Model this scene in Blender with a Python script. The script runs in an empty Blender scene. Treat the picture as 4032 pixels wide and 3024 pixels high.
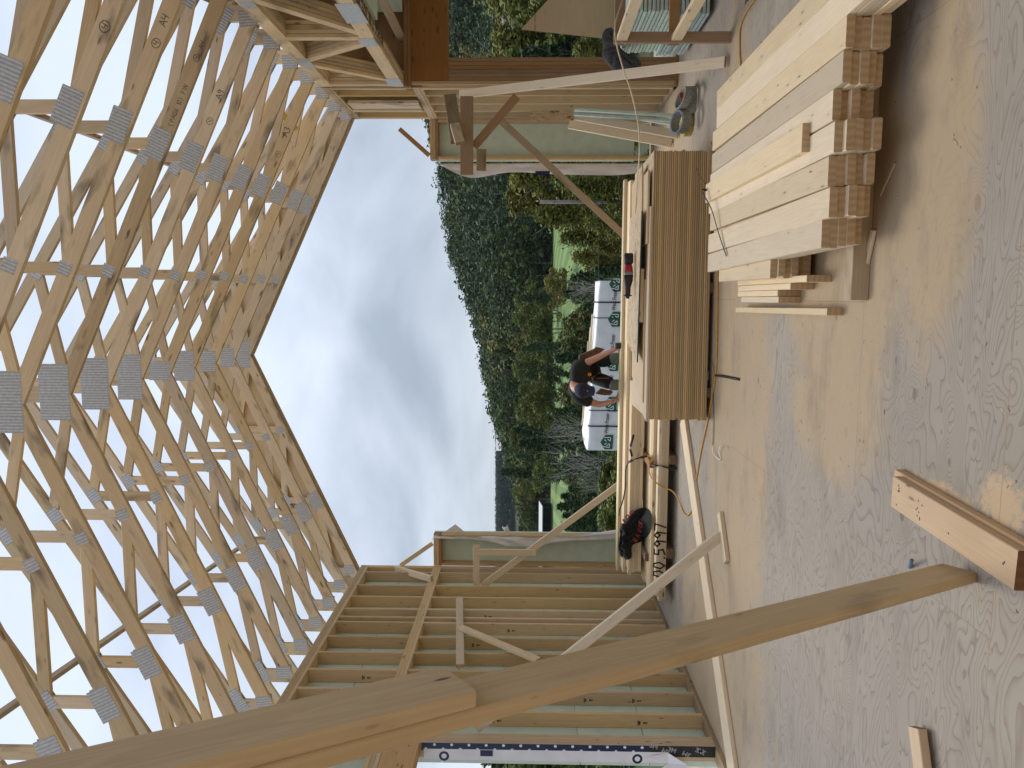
import bpy, bmesh, math, random
import numpy as np
from mathutils import Vector as V, Matrix
R = math.radians
scene = bpy.context.scene
# ------------------------------------------------------------------ camera (photo was taken with the phone turned 90 degrees)
F_PX, YAW, PITCH, ROLL, EYE = 3028.0, .1151, .0204, .0054, 1.70
_f = V((-math.sin(YAW)*math.cos(PITCH), math.cos(YAW)*math.cos(PITCH), math.sin(PITCH)))
_r = V((math.cos(YAW), math.sin(YAW), 0)); _u = _r.cross(_f)
R2 = math.cos(ROLL)*_r + math.sin(ROLL)*_u
U2 = -math.sin(ROLL)*_r + math.cos(ROLL)*_u
cd = bpy.data.cameras.new('camera'); cam = bpy.data.objects.new('camera', cd)
scene.collection.objects.link(cam); scene.camera = cam
cam.matrix_world = Matrix.Translation((0, 0, EYE)) @ Matrix((-U2, R2, -_f)).transposed().to_4x4()
cd.sensor_width = 36; cd.lens = F_PX/4032*36; cd.clip_start = .05; cd.clip_end = 3000
# ------------------------------------------------------------------ world: overcast sky
w = bpy.data.worlds.new('World'); scene.world = w; w.use_nodes = True
nt = w.node_tree; N = nt.nodes; L = nt.links; bg = N['Background']; bg.inputs[1].default_value = .1
SUN_EL, SUN_AZ = R(58), R(-20)
sky = N.new('ShaderNodeTexSky'); sky.sky_type = 'NISHITA'; sky.sun_disc = False; sky.sun_elevation = SUN_EL; sky.sun_rotation = SUN_AZ
tc = N.new('ShaderNodeTexCoord'); mp = N.new('ShaderNodeMapping'); mp.inputs['Scale'].default_value = (1.0, 1.0, 2.2); mp.inputs['Location'].default_value = (3.3, .4, 1.1)
L.new(tc.outputs['Generated'], mp.inputs[0])
ns = N.new('ShaderNodeTexNoise'); ns.inputs['Scale'].default_value = 2.6; ns.inputs['Detail'].default_value = 6; ns.inputs['Roughness'].default_value = .48; ns.inputs['Distortion'].default_value = .35
L.new(mp.outputs[0], ns.inputs['Vector'])
cr = N.new('ShaderNodeValToRGB'); e = cr.color_ramp.elements
e[0].position = .34; e[0].color = (2.4, 2.8, 3.4, 1); e[1].position = .64; e[1].color = (5.4, 5.95, 6.7, 1)
L.new(ns.outputs[0], cr.inputs[0])
# brighter overhead, where the cloud thins to blue-white
sx = N.new('ShaderNodeSeparateXYZ'); L.new(tc.outputs['Generated'], sx.inputs[0])
mr = N.new('ShaderNodeMapRange'); mr.inputs[1].default_value = .12; mr.inputs[2].default_value = .6; mr.inputs[3].default_value = 0; mr.inputs[4].default_value = 1
L.new(sx.outputs[2], mr.inputs[0])
br = N.new('ShaderNodeMixRGB'); br.inputs[2].default_value = (5.3, 6.0, 7.5, 1)
mm = N.new('ShaderNodeMath'); mm.operation = 'MULTIPLY'; mm.inputs[1].default_value = .8; L.new(mr.outputs[0], mm.inputs[0]); L.new(mm.outputs[0], br.inputs[0])
L.new(cr.outputs[0], br.inputs[1])
mx = N.new('ShaderNodeMixRGB'); mx.inputs[0].default_value = .93
L.new(sky.outputs[0], mx.inputs[1]); L.new(br.outputs[0], mx.inputs[2]); L.new(mx.outputs[0], bg.inputs[0])
sd = bpy.data.lights.new('sun', 'SUN'); sd.energy = 1.5; sd.angle = R(25); sd.color = (1, .93, .80)
so = bpy.data.objects.new('sun', sd); scene.collection.objects.link(so)
sdir = V((math.sin(SUN_AZ)*math.cos(SUN_EL), math.cos(SUN_AZ)*math.cos(SUN_EL), math.sin(SUN_EL)))
so.rotation_euler = (-sdir).to_track_quat('-Z', 'Y').to_euler()
scene.view_settings.view_transform = 'Standard'; scene.view_settings.look = 'None'; scene.view_settings.exposure = .66; scene.view_settings.gamma = 1

# ------------------------------------------------------------------ helpers
COL = scene.collection
WM = {}
def ray(X, Y): return (_f - U2*((X-2016)/F_PX) - R2*((Y-1512)/F_PX))
def W(X, Y, **k):
    "a pixel of the photograph carried onto a real plane x=, y= or z= of the site"
    d = ray(X, Y); (ax, val), = k.items(); i = 'xyz'.index(ax); o = V((0, 0, EYE))
    return o + d*((val-o[i])/d[i])
def link(o, mw, parent=None):
    COL.objects.link(o); WM[o.name] = mw
    if parent is not None:
        o.parent = parent; o.matrix_basis = WM[parent.name].inverted() @ mw
    else: o.matrix_basis = mw
    return o
def tag(o, label, cat=None, group=None, kind=None):
    if label: o['label'] = label
    if cat: o['category'] = cat
    if group: o['group'] = group
    if kind: o['kind'] = kind
    return o
def thing(name, label, cat, loc=(0, 0, 0), group=None, rz=0):
    o = bpy.data.objects.new(name, None); o.empty_display_size = .1
    link(o, Matrix.Translation(V(loc)) @ Matrix.Rotation(rz, 4, 'Z')); return tag(o, label, cat, group)
def frame(o, x, side):
    x = V(x).normalized(); y = V(side); y = (y - x*y.dot(x)).normalized(); z = x.cross(y)
    m = Matrix((x, y, z)).transposed().to_4x4(); m.translation = V(o); return m
_mc = {}
def box_mesh(Ln, w, t, c):
    k = (round(Ln, 3), round(w, 4), round(t, 4), c)
    if k in _mc: return _mc[k]
    a, b = w/2, t/2
    pr = [(a, b-c), (a-c, b), (-a+c, b), (-a, b-c), (-a, -b+c), (-a+c, -b), (a-c, -b), (a, -b+c)] if c > 0 else [(a, b), (-a, b), (-a, -b), (a, -b)]
    n = len(pr); vs = [(0, p, q) for p, q in pr] + [(Ln, p, q) for p, q in pr]
    fs = [tuple(range(n)), tuple(range(2*n-1, n-1, -1))] + [(i, n+i, n+(i+1) % n, (i+1) % n) for i in range(n)]
    m = bpy.data.meshes.new('beam'); m.from_pydata(vs, [], fs)
    bm = bmesh.new(); bm.from_mesh(m); bmesh.ops.recalc_face_normals(bm, faces=bm.faces); bm.to_mesh(m); bm.free()
    _mc[k] = m; return m
_mm = {}
def beam(name, A, B, w, t, side, mat, parent=None, c=.003, label=None, cat=None, group=None):
    A, B = V(A), V(B); me = box_mesh((B-A).length, w, t, c)
    k = (me.name, mat.name)
    if k not in _mm:
        m2 = me.copy(); m2.materials.append(mat); _mm[k] = m2
    o = bpy.data.objects.new(name, _mm[k]); link(o, frame(A, B-A, side), parent)
    return tag(o, label, cat, group) if label else o
def mesh_obj(name, vs, fs, mat, parent=None, mw=None, smooth=False, label=None, cat=None, group=None, kind=None):
    m = bpy.data.meshes.new(name); m.from_pydata([tuple(v) for v in vs], [], fs); m.materials.append(mat)
    if smooth: m.polygons.foreach_set('use_smooth', [True]*len(m.polygons))
    bm = bmesh.new(); bm.from_mesh(m); bmesh.ops.recalc_face_normals(bm, faces=bm.faces); bm.to_mesh(m); bm.free()
    o = bpy.data.objects.new(name, m); link(o, mw or Matrix(), parent)
    return tag(o, label, cat, group, kind)
def prism(name, pts, t, mat, parent=None, nrm=(0, 1, 0), label=None, cat=None, group=None, xdir=None):
    "flat outline of world points given real thickness t along nrm"
    pts = [V(p) for p in pts]; nn = V(nrm).normalized(); o = pts[0]
    mw = frame(o, xdir or (pts[1]-pts[0]), nn.cross(V(xdir or (pts[1]-pts[0]))))
    inv = mw.inverted(); n = len(pts)
    vs = [inv @ p for p in pts] + [inv @ (p+nn*t) for p in pts]
    fs = [tuple(range(n)), tuple(range(2*n-1, n-1, -1))] + [(i, (i+1) % n, n+(i+1) % n, n+i) for i in range(n)]
    return mesh_obj(name, vs, fs, mat, parent, mw, label=label, cat=cat, group=group)
def cbox(name, lo, hi, mat, parent=None, c=.003, label=None, cat=None, group=None, along=None):
    "axis-aligned block between two corners, grain along its longest side"
    lo, hi = V(lo), V(hi); d = hi-lo; i = along if along is not None else max(range(3), key=lambda q: d[q]); j, k = [(1, 2), (0, 2), (0, 1)][i]
    mid = (lo+hi)/2; A = mid.copy(); B = mid.copy(); A[i] = lo[i]; B[i] = hi[i]; s = V((0, 0, 0)); s[j] = 1
    return beam(name, A, B, d[j], d[k], s, mat, parent, min(c, d[j]*.3, d[k]*.3), label, cat, group)
def smooth_pts(P, n=8):
    P = [V(p) for p in P]; out = []
    for i in range(len(P)-1):
        p0 = P[max(i-1, 0)]; p1 = P[i]; p2 = P[i+1]; p3 = P[min(i+2, len(P)-1)]
        for k in range(n):
            t = k/n; out.append(.5*((2*p1)+(p2-p0)*t+(2*p0-5*p1+4*p2-p3)*t*t+(3*p1-p0-3*p2+p3)*t**3))
    out.append(P[-1]); return out
def tube_data(P, r, n=8, flat=None):
    P = [V(p) for p in P]; vs = []; fs = []; up = V((0, 0, 1))
    for i, p in enumerate(P):
        t = (P[min(i+1, len(P)-1)]-P[max(i-1, 0)]).normalized()
        a = t.cross(up); a = a.normalized() if a.length > 1e-3 else V((1, 0, 0)); b = a.cross(t)
        ri = r[i] if isinstance(r, (list, tuple)) else r; rb = flat or ri
        for k in range(n):
            g = 2*math.pi*k/n; vs.append(p+a*math.cos(g)*ri+b*math.sin(g)*(rb if flat else ri))
    for i in range(len(P)-1):
        for k in range(n): fs.append((i*n+k, i*n+(k+1) % n, (i+1)*n+(k+1) % n, (i+1)*n+k))
    fs.append(tuple(range(n))); fs.append(tuple(range(len(P)*n-1, (len(P)-1)*n-1, -1)))
    return vs, fs
def tube(name, P, r, mat, parent=None, n=8, flat=None, sm=6, **k):
    vs, fs = tube_data(smooth_pts(P, sm) if sm else P, r, n, flat)
    return mesh_obj(name, vs, fs, mat, parent, smooth=True, **k)
GL = {'A': [[(0, 0), (.4, 1), (.8, 0)], [(.15, .4), (.65, .4)]], '4': [[(.1, 1), (.05, .5), (.6, .5)], [(.65, 1), (.5, 0)]],
 '3': [[(.05, .9), (.4, 1), (.6, .8), (.3, .55), (.6, .4), (.5, .1), (0, 0)]], '9': [[(.55, .8), (.3, 1), (.05, .75), (.3, .5), (.6, .8), (.5, 0)]],
 'P': [[(.1, 0), (.15, 1), (.6, .9), (.6, .55), (.15, .5)]], 'Q': [[(.3, 0), (0, .4), (.2, .95), (.55, .9), (.65, .4), (.3, 0)], [(.4, .3), (.7, 0)]],
 '6': [[(.5, 1), (.1, .6), (.05, .2), (.35, 0), (.55, .3), (.3, .5), (.1, .35)]], 'F': [[(.1, 0), (.15, 1), (.6, 1)], [(.12, .5), (.5, .55)]],
 'I': [[(.2, 0), (.25, 1)]], 'N': [[(.05, 0), (.1, 1), (.55, 0), (.6, 1)]], '0': [[(.3, 0), (.02, .4), (.2, 1), (.5, 1), (.6, .5), (.3, 0)]],
 '5': [[(.6, 1), (.15, 1), (.1, .6), (.5, .6), (.55, .2), (.1, 0)]], '7': [[(0, 1), (.6, 1), (.25, 0)]], '.': [[(.2, .05), (.28, .05)]],
 '(': [[(.35, 1.15), (.05, .5), (.35, -.15)]], ')': [[(.05, 1.15), (.35, .5), (.05, -.15)]], ' ': [],
 '1': [[(.2, .8), (.4, 1), (.35, 0)]], 'o': [[(.3+.85*math.cos(g*.63), .5+.8*math.sin(g*.63)) for g in range(11)]]}
def strokes(name, text, o, xd, yd, size, mat, parent, wid=.09, adv=.85):
    "hand-drawn marker strokes as thin ribbons lying on a face"
    xd, yd, o = V(xd).normalized(), V(yd).normalized(), V(o); z = xd.cross(yd); vs = []; fs = []; x = 0
    for ch in text:
        for st in GL.get(ch, []):
            for a, b in zip(st[:-1], st[1:]):
                a = V((a[0], a[1])); b = V((b[0], b[1])); d = (b-a); d = d/max(d.length, 1e-6); n = V((-d.y, d.x))*wid/2; a = a-d*wid*.4; b = b+d*wid*.4
                k = len(vs)
                for q in (a+n, b+n, b-n, a-n): vs.append(o+(xd*(q.x+x)+yd*q.y)*size+z*.0006)
                fs.append((k, k+1, k+2, k+3))
        if ch != 'o': x += adv if ch not in ' .I1' else adv*.6
    return mesh_obj(name, vs, fs, mat, parent)
def text_obj(name, s, o, xd, yd, size, mat, parent, thick=.0008, bold=0, sx=1.0):
    c = bpy.data.curves.new('t', 'FONT'); c.body = s; c.size = size; c.extrude = thick; c.offset = bold; c.resolution_u = 3
    to = bpy.data.objects.new('t', c); COL.objects.link(to); dg = bpy.context.evaluated_depsgraph_get(); dg.update()
    me = bpy.data.meshes.new_from_object(to.evaluated_get(dg)); bpy.data.objects.remove(to)
    me.transform(Matrix.Diagonal((sx, 1, 1, 1))); me.materials.clear(); me.materials.append(mat)
    ob = bpy.data.objects.new(name, me); return link(ob, frame(o, xd, yd), parent)

# ------------------------------------------------------------------ materials
def newmat(name, rough=.7):
    m = bpy.data.materials.new(name); m.use_nodes = True; n = m.node_tree
    b = n.nodes['Principled BSDF']; b.inputs['Roughness'].default_value = rough
    return m, n, b
def plain(name, col, rough=.7, metal=0, var=.12, scale=30, bump=0):
    m, n, b = newmat(name, rough); b.inputs['Metallic'].default_value = metal
    t = n.nodes.new('ShaderNodeTexCoord'); z = n.nodes.new('ShaderNodeTexNoise'); z.inputs['Scale'].default_value = scale; z.inputs['Detail'].default_value = 5
    n.links.new(t.outputs['Object'], z.inputs['Vector'])
    r = n.nodes.new('ShaderNodeValToRGB'); r.color_ramp.elements[0].position = .3; r.color_ramp.elements[1].position = .7
    r.color_ramp.elements[0].color = tuple(c*(1-var) for c in col)+(1,); r.color_ramp.elements[1].color = tuple(min(1, c*(1+var)) for c in col)+(1,)
    n.links.new(z.outputs[0], r.inputs[0]); n.links.new(r.outputs[0], b.inputs['Base Color'])
    if bump:
        u = n.nodes.new('ShaderNodeBump'); u.inputs['Strength'].default_value = bump; u.inputs['Distance'].default_value = .01
        n.links.new(z.outputs[0], u.inputs['Height']); n.links.new(u.outputs[0], b.inputs['Normal'])
    return m
def mathn(n, op, a=None, b=None):
    q = n.nodes.new('ShaderNodeMath'); q.operation = op
    for i, s in enumerate((a, b)):
        if s is None: continue
        if isinstance(s, (int, float)): q.inputs[i].default_value = s
        else: n.links.new(s, q.inputs[i])
    return q.outputs[0]
def mixc(n, f, a, b, mode='MIX'):
    q = n.nodes.new('ShaderNodeMixRGB'); q.blend_type = mode
    for i, s in enumerate((f, a, b)):
        if isinstance(s, (int, float)): q.inputs[i].default_value = s
        elif isinstance(s, tuple): q.inputs[i].default_value = s+(1,) if len(s) == 3 else s
        else: n.links.new(s, q.inputs[i])
    return q.outputs[0]
def vo_s(n, vo):
    s = n.nodes.new('ShaderNodeSeparateColor'); n.links.new(vo.outputs['Color'], s.inputs[0]); return s.outputs[2]
def wood(name, A, B, end=(.30, .19, .10), knot=(.12, .055, .02), knots=1.0, var=.18, stain=0.0, rough=.62):
    m, n, b = newmat(name, rough); nn = n.nodes; l = n.links
    t = nn.new('ShaderNodeTexCoord'); oi = nn.new('ShaderNodeObjectInfo')
    rv = nn.new('ShaderNodeCombineXYZ'); l.new(mathn(n, 'MULTIPLY', oi.outputs['Random'], 61.0), rv.inputs[0]); l.new(mathn(n, 'MULTIPLY', oi.outputs['Random'], 17.3), rv.inputs[1])
    ad = nn.new('ShaderNodeVectorMath'); l.new(t.outputs['Object'], ad.inputs[0]); l.new(rv.outputs[0], ad.inputs[1])
    def sc(v):
        q = nn.new('ShaderNodeMapping'); q.inputs['Scale'].default_value = v; l.new(ad.outputs[0], q.inputs[0]); return q.outputs[0]
    # growth-ring streaks
    nz = nn.new('ShaderNodeTexNoise'); nz.inputs['Scale'].default_value = 1; nz.inputs['Detail'].default_value = 3; nz.inputs['Distortion'].default_value = .6; l.new(sc((.55, 11, 11)), nz.inputs['Vector'])
    ring = mathn(n, 'ABSOLUTE', mathn(n, 'SINE', mathn(n, 'MULTIPLY', nz.outputs[0], 34.0)))
    fine = nn.new('ShaderNodeTexNoise'); fine.inputs['Scale'].default_value = 1; fine.inputs['Detail'].default_value = 5; l.new(sc((5, 150, 150)), fine.inputs['Vector'])
    g = mathn(n, 'ADD', mathn(n, 'MULTIPLY', ring, .45), mathn(n, 'MULTIPLY', fine.outputs[0], .6))
    c = mixc(n, g, A, B)
    # broad tone
    bt = nn.new('ShaderNodeTexNoise'); bt.inputs['Scale'].default_value = 1; bt.inputs['Detail'].default_value = 2; l.new(sc((1.3, 5, 5)), bt.inputs['Vector'])
    c = mixc(n, mathn(n, 'MULTIPLY', bt.outputs[0], .35), c, tuple(x*.78 for x in B))
    # knots
    vo = nn.new('ShaderNodeTexVoronoi'); vo.inputs['Scale'].default_value = 1; l.new(sc((5.6, 21, 21)), vo.inputs['Vector'])
    rr = nn.new('ShaderNodeMapRange'); rr.inputs[1].default_value = .10; rr.inputs[2].default_value = .19; rr.inputs[3].default_value = 1; rr.inputs[4].default_value = 0
    l.new(mathn(n, 'MULTIPLY', vo.outputs['Distance'], mathn(n, 'ADD', mathn(n, 'MULTIPLY', vo_s(n, vo), 1.3), .55)), rr.inputs[0])
    sep = nn.new('ShaderNodeSeparateColor'); l.new(vo.outputs['Color'], sep.inputs[0])
    kf = mathn(n, 'MULTIPLY', mathn(n, 'MULTIPLY', rr.outputs[0], mathn(n, 'MULTIPLY', mathn(n, 'GREATER_THAN', sep.outputs[0], .45), sep.outputs[1])), knots*1.0)
    c = mixc(n, kf, c, knot)
    rr2 = nn.new('ShaderNodeMapRange'); rr2.inputs[1].default_value = .1; rr2.inputs[2].default_value = .5; rr2.inputs[3].default_value = 1; rr2.inputs[4].default_value = 0
    l.new(vo.outputs['Distance'], rr2.inputs[0])
    c = mixc(n, mathn(n, 'MULTIPLY', mathn(n, 'MULTIPLY', rr2.outputs[0], mathn(n, 'GREATER_THAN', sep.outputs[0], .55)), .22*knots), c, tuple(x*.6 for x in A))
    # dirt stains / mill mould
    if stain:
        st = nn.new('ShaderNodeTexNoise'); st.inputs['Scale'].default_value = 1; st.inputs['Detail'].default_value = 4; l.new(sc((2.2, 7, 7)), st.inputs['Vector'])
        q = nn.new('ShaderNodeMapRange'); q.inputs[1].default_value = .56; q.inputs[2].default_value = .70; l.new(st.outputs[0], q.inputs[0])
        c = mixc(n, mathn(n, 'MULTIPLY', q.outputs[0], stain), c, (.055, .045, .04))
    # per-board tint
    tv = mathn(n, 'ADD', mathn(n, 'MULTIPLY', oi.outputs['Random'], 2*var), 1-var)
    hs = nn.new('ShaderNodeHueSaturation'); l.new(c, hs.inputs['Color']); l.new(tv, hs.inputs['Value'])
    l.new(mathn(n, 'ADD', mathn(n, 'MULTIPLY', mathn(n, 'FRACT', mathn(n, 'MULTIPLY', oi.outputs['Random'], 7.31)), .28), .78), hs.inputs['Saturation'])
    c = hs.outputs[0]
    # end grain
    sp = nn.new('ShaderNodeSeparateXYZ'); l.new(t.outputs['Normal'], sp.inputs[0])
    ef = mathn(n, 'GREATER_THAN', mathn(n, 'ABSOLUTE', sp.outputs[0]), .8)
    er = nn.new('ShaderNodeTexWave'); er.wave_type = 'RINGS'; er.rings_direction = 'X'; er.inputs['Scale'].default_value = 9; er.inputs['Distortion'].default_value = 5; er.inputs['Detail'].default_value = 3; l.new(ad.outputs[0], er.inputs['Vector'])
    ec = mixc(n, er.outputs['Fac'], tuple(x*.9 for x in end), tuple(x*1.1 for x in end))
    c = mixc(n, ef, c, ec)
    l.new(c, b.inputs['Base Color'])
    u = nn.new('ShaderNodeBump'); u.inputs['Strength'].default_value = .25; u.inputs['Distance'].default_value = .002; l.new(g, u.inputs['Height']); l.new(u.outputs[0], b.inputs['Normal'])
    b.inputs['Specular IOR Level'].default_value = .3
    return m
M = {}
M['lumber'] = wood('fresh_lumber', (.84, .69, .46), (.74, .57, .35), end=(.50, .35, .20))
M['truss'] = wood('truss_lumber', (.79, .61, .37), (.64, .46, .25), stain=.6, var=.14)
M['stud'] = wood('stud_lumber', (.73, .53, .29), (.59, .40, .20), var=.14)
M['oldw'] = wood('weathered_lumber', (.50, .38, .22), (.36, .25, .13), end=(.2, .12, .06), stain=.5, var=.2)
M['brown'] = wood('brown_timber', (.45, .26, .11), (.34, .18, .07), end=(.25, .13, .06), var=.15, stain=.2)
M['red'] = wood('reddish_lumber', (.74, .54, .33), (.64, .43, .24), end=(.22, .10, .045), var=.05)
M['cedar'] = wood('cedar', (.46, .19, .06), (.34, .12, .03), end=(.46, .18, .05), var=.3)
M['post'] = wood('post_lumber', (.80, .62, .37), (.64, .47, .26), stain=.3, var=.04)
M['stained'] = wood('stained_truss_lumber', (.70, .53, .32), (.50, .36, .20), stain=1.0, var=.02)
M['ply'] = wood('plywood_face', (.68, .53, .34), (.60, .44, .26), end=(.4, .27, .14), knots=.5, var=.06)
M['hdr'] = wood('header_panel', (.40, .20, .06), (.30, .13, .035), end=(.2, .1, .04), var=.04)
M['ydr'] = wood('yellow_header_panel', (.72, .40, .10), (.62, .32, .07), end=(.4, .2, .05), var=.03)
M['foam'] = plain('pale_green_foam', (.62, .73, .62), .8, scale=8, var=.06)
M['foamd'] = plain('green_foam_edge', (.50, .60, .56), .8, scale=12, var=.15)
M['wrap'] = plain('white_house_wrap', (.78, .76, .77), .55, scale=6, var=.07, bump=.4)
M['bwrap'] = plain('white_bundle_wrap', (.80, .79, .77), .5, scale=3.0, var=.08, bump=1.0)
M['black'] = plain('black_strap', (.018, .016, .018), .5, scale=80, var=.3)
M['ink'] = plain('black_marker', (.035, .03, .028), .8, scale=90, var=.4)
M['btape'] = plain('navy_tape', (.008, .015, .06), .35, scale=20, var=.2)
M['ktape'] = plain('black_flashing', (.012, .012, .012), .4, scale=20, var=.3)
M['gtext'] = plain('grey_print', (.35, .35, .36), .5)
M['green'] = plain('green_print', (.012, .10, .05), .6)
M['gstrap'] = plain('green_strap', (.03, .13, .11), .45)
M['dgreen'] = plain('dark_green_edge', (.01, .075, .06), .6)
M['ycord'] = plain('yellow_cord', (.62, .30, .02), .45, var=.15)
M['hose'] = plain('cream_hose', (.70, .58, .38), .45)
M['white'] = plain('white_plastic', (.82, .82, .82), .35)
M['redp'] = plain('red_tool_plastic', (.35, .012, .02), .35)
M['grey'] = plain('grey_plastic', (.22, .21, .20), .45)
M['cloth'] = plain('black_cloth', (.012, .016, .014), .95, scale=60, var=.4, bump=.3)
M['dcloth'] = plain('charcoal_cloth', (.07, .07, .075), .95, scale=60, var=.4, bump=.3)
M['redt'] = plain('red_print', (.30, .03, .03), .8)
M['skin'] = plain('skin', (.50, .24, .15), .5, scale=25, var=.12)
M['navy'] = plain('navy_cap', (.015, .017, .045), .85, scale=60)
M['leather'] = plain('brown_leather', (.13, .055, .025), .6, scale=25, var=.4, bump=.3)
M['gsock'] = plain('grey_trouser_cloth', (.16, .18, .17), .9, scale=40)
M['ytape'] = plain('yellow_measuring_blade', (.62, .66, .08), .4)
M['orange'] = plain('orange_print', (.65, .22, .02), .6)
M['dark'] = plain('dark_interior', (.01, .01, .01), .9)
M['roofm'] = plain('grey_metal_roof', (.45, .45, .46), .5)
M['hair'] = plain('dark_hair', (.03, .018, .01), .8)
M['saw_wood'] = plain('sawdust', (.50, .39, .23), .95, scale=60, var=.25, bump=.6)
M['blue_roll'] = plain('grey_blue_roll', (.10, .17, .27), .6)
M['wool'] = plain('grey_roll_side', (.30, .29, .24), .8, scale=70, var=.3)
M['ywool'] = plain('yellow_fleece', (.45, .38, .08), .9, scale=50, var=.4)
def metal_plate():
    m, n, b = newmat('galvanised_plate', .42); b.inputs['Metallic'].default_value = .12
    t = n.nodes.new('ShaderNodeTexCoord'); s = n.nodes.new('ShaderNodeSeparateXYZ'); n.links.new(t.outputs['Object'], s.inputs[0])
    wv = mathn(n, 'SINE', mathn(n, 'MULTIPLY', s.outputs[0], 2*math.pi/.0245))
    sl = mathn(n, 'MULTIPLY', mathn(n, 'GREATER_THAN', wv, .1), mathn(n, 'GREATER_THAN', mathn(n, 'SINE', mathn(n, 'MULTIPLY', s.outputs[1], 2*math.pi/.0085)), -.2))
    z = n.nodes.new('ShaderNodeTexNoise'); z.inputs['Scale'].default_value = 35; n.links.new(t.outputs['Object'], z.inputs['Vector'])
    c = mixc(n, z.outputs[0], (.36, .36, .35), (.72, .72, .70))
    c = mixc(n, mathn(n, 'MULTIPLY', sl, .6), c, (.09, .085, .08))
    n.links.new(c, b.inputs['Base Color'])
    u = n.nodes.new('ShaderNodeBump'); u.inputs['Strength'].default_value = .5; u.inputs['Distance'].default_value = .002; n.links.new(wv, u.inputs['Height']); n.links.new(u.outputs[0], b.inputs['Normal'])
    return m
M['plate'] = metal_plate()
def ply_edge():
    m, n, b = newmat('plywood_edge', .7); t = n.nodes.new('ShaderNodeTexCoord'); s = n.nodes.new('ShaderNodeSeparateXYZ'); n.links.new(t.outputs['Object'], s.inputs[0])
    wv = mathn(n, 'SINE', mathn(n, 'MULTIPLY', s.outputs[2], 2*math.pi/.0172))
    mp = n.nodes.new('ShaderNodeMapping'); mp.inputs['Scale'].default_value = (4, 4, 90); n.links.new(t.outputs['Object'], mp.inputs[0])
    oi = n.nodes.new('ShaderNodeObjectInfo'); z = n.nodes.new('ShaderNodeTexNoise'); z.noise_dimensions = '4D'; z.inputs['Scale'].default_value = 1.5; n.links.new(mp.outputs[0], z.inputs['Vector']); n.links.new(mathn(n, 'MULTIPLY', oi.outputs['Random'], 50.), z.inputs['W'])
    c = mixc(n, mathn(n, 'GREATER_THAN', wv, 0.), (.80, .58, .31), (.36, .23, .10)); c = mixc(n, mathn(n, 'MULTIPLY', z.outputs[0], .5), c, (.26, .15, .06))
    sp = n.nodes.new('ShaderNodeSeparateXYZ'); n.links.new(t.outputs['Normal'], sp.inputs[0])
    z2 = n.nodes.new('ShaderNodeTexNoise'); z2.inputs['Scale'].default_value = 9; n.links.new(t.outputs['Object'], z2.inputs['Vector'])
    top = mixc(n, z2.outputs[0], (.70, .56, .36), (.60, .45, .27))
    c = mixc(n, mathn(n, 'GREATER_THAN', mathn(n, 'ABSOLUTE', sp.outputs[2]), .7), c, top)
    hs = n.nodes.new('ShaderNodeHueSaturation'); n.links.new(c, hs.inputs['Color']); n.links.new(mathn(n, 'ADD', mathn(n, 'MULTIPLY', mathn(n, 'FRACT', mathn(n, 'MULTIPLY', oi.outputs['Random'], 37.7)), 0.5), .75), hs.inputs['Value']); n.links.new(hs.outputs[0], b.inputs['Base Color']); return m
M['plyedge'] = ply_edge()
def osb():
    m, n, b = newmat('strand_board', .75); t = n.nodes.new('ShaderNodeTexCoord'); mp = n.nodes.new('ShaderNodeMapping'); mp.inputs['Scale'].default_value = (22, 60, 30); n.links.new(t.outputs['Object'], mp.inputs[0])
    v = n.nodes.new('ShaderNodeTexVoronoi'); v.inputs['Scale'].default_value = 1; n.links.new(mp.outputs[0], v.inputs['Vector']); s = n.nodes.new('ShaderNodeSeparateColor'); n.links.new(v.outputs['Color'], s.inputs[0])
    c = mixc(n, s.outputs[0], (.66, .52, .34), (.50, .35, .19)); c = mixc(n, mathn(n, 'MULTIPLY', mathn(n, 'GREATER_THAN', s.outputs[1], .93), .8), c, (.2, .1, .05)); n.links.new(c, b.inputs['Base Color']); return m
M['osb'] = osb()
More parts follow.
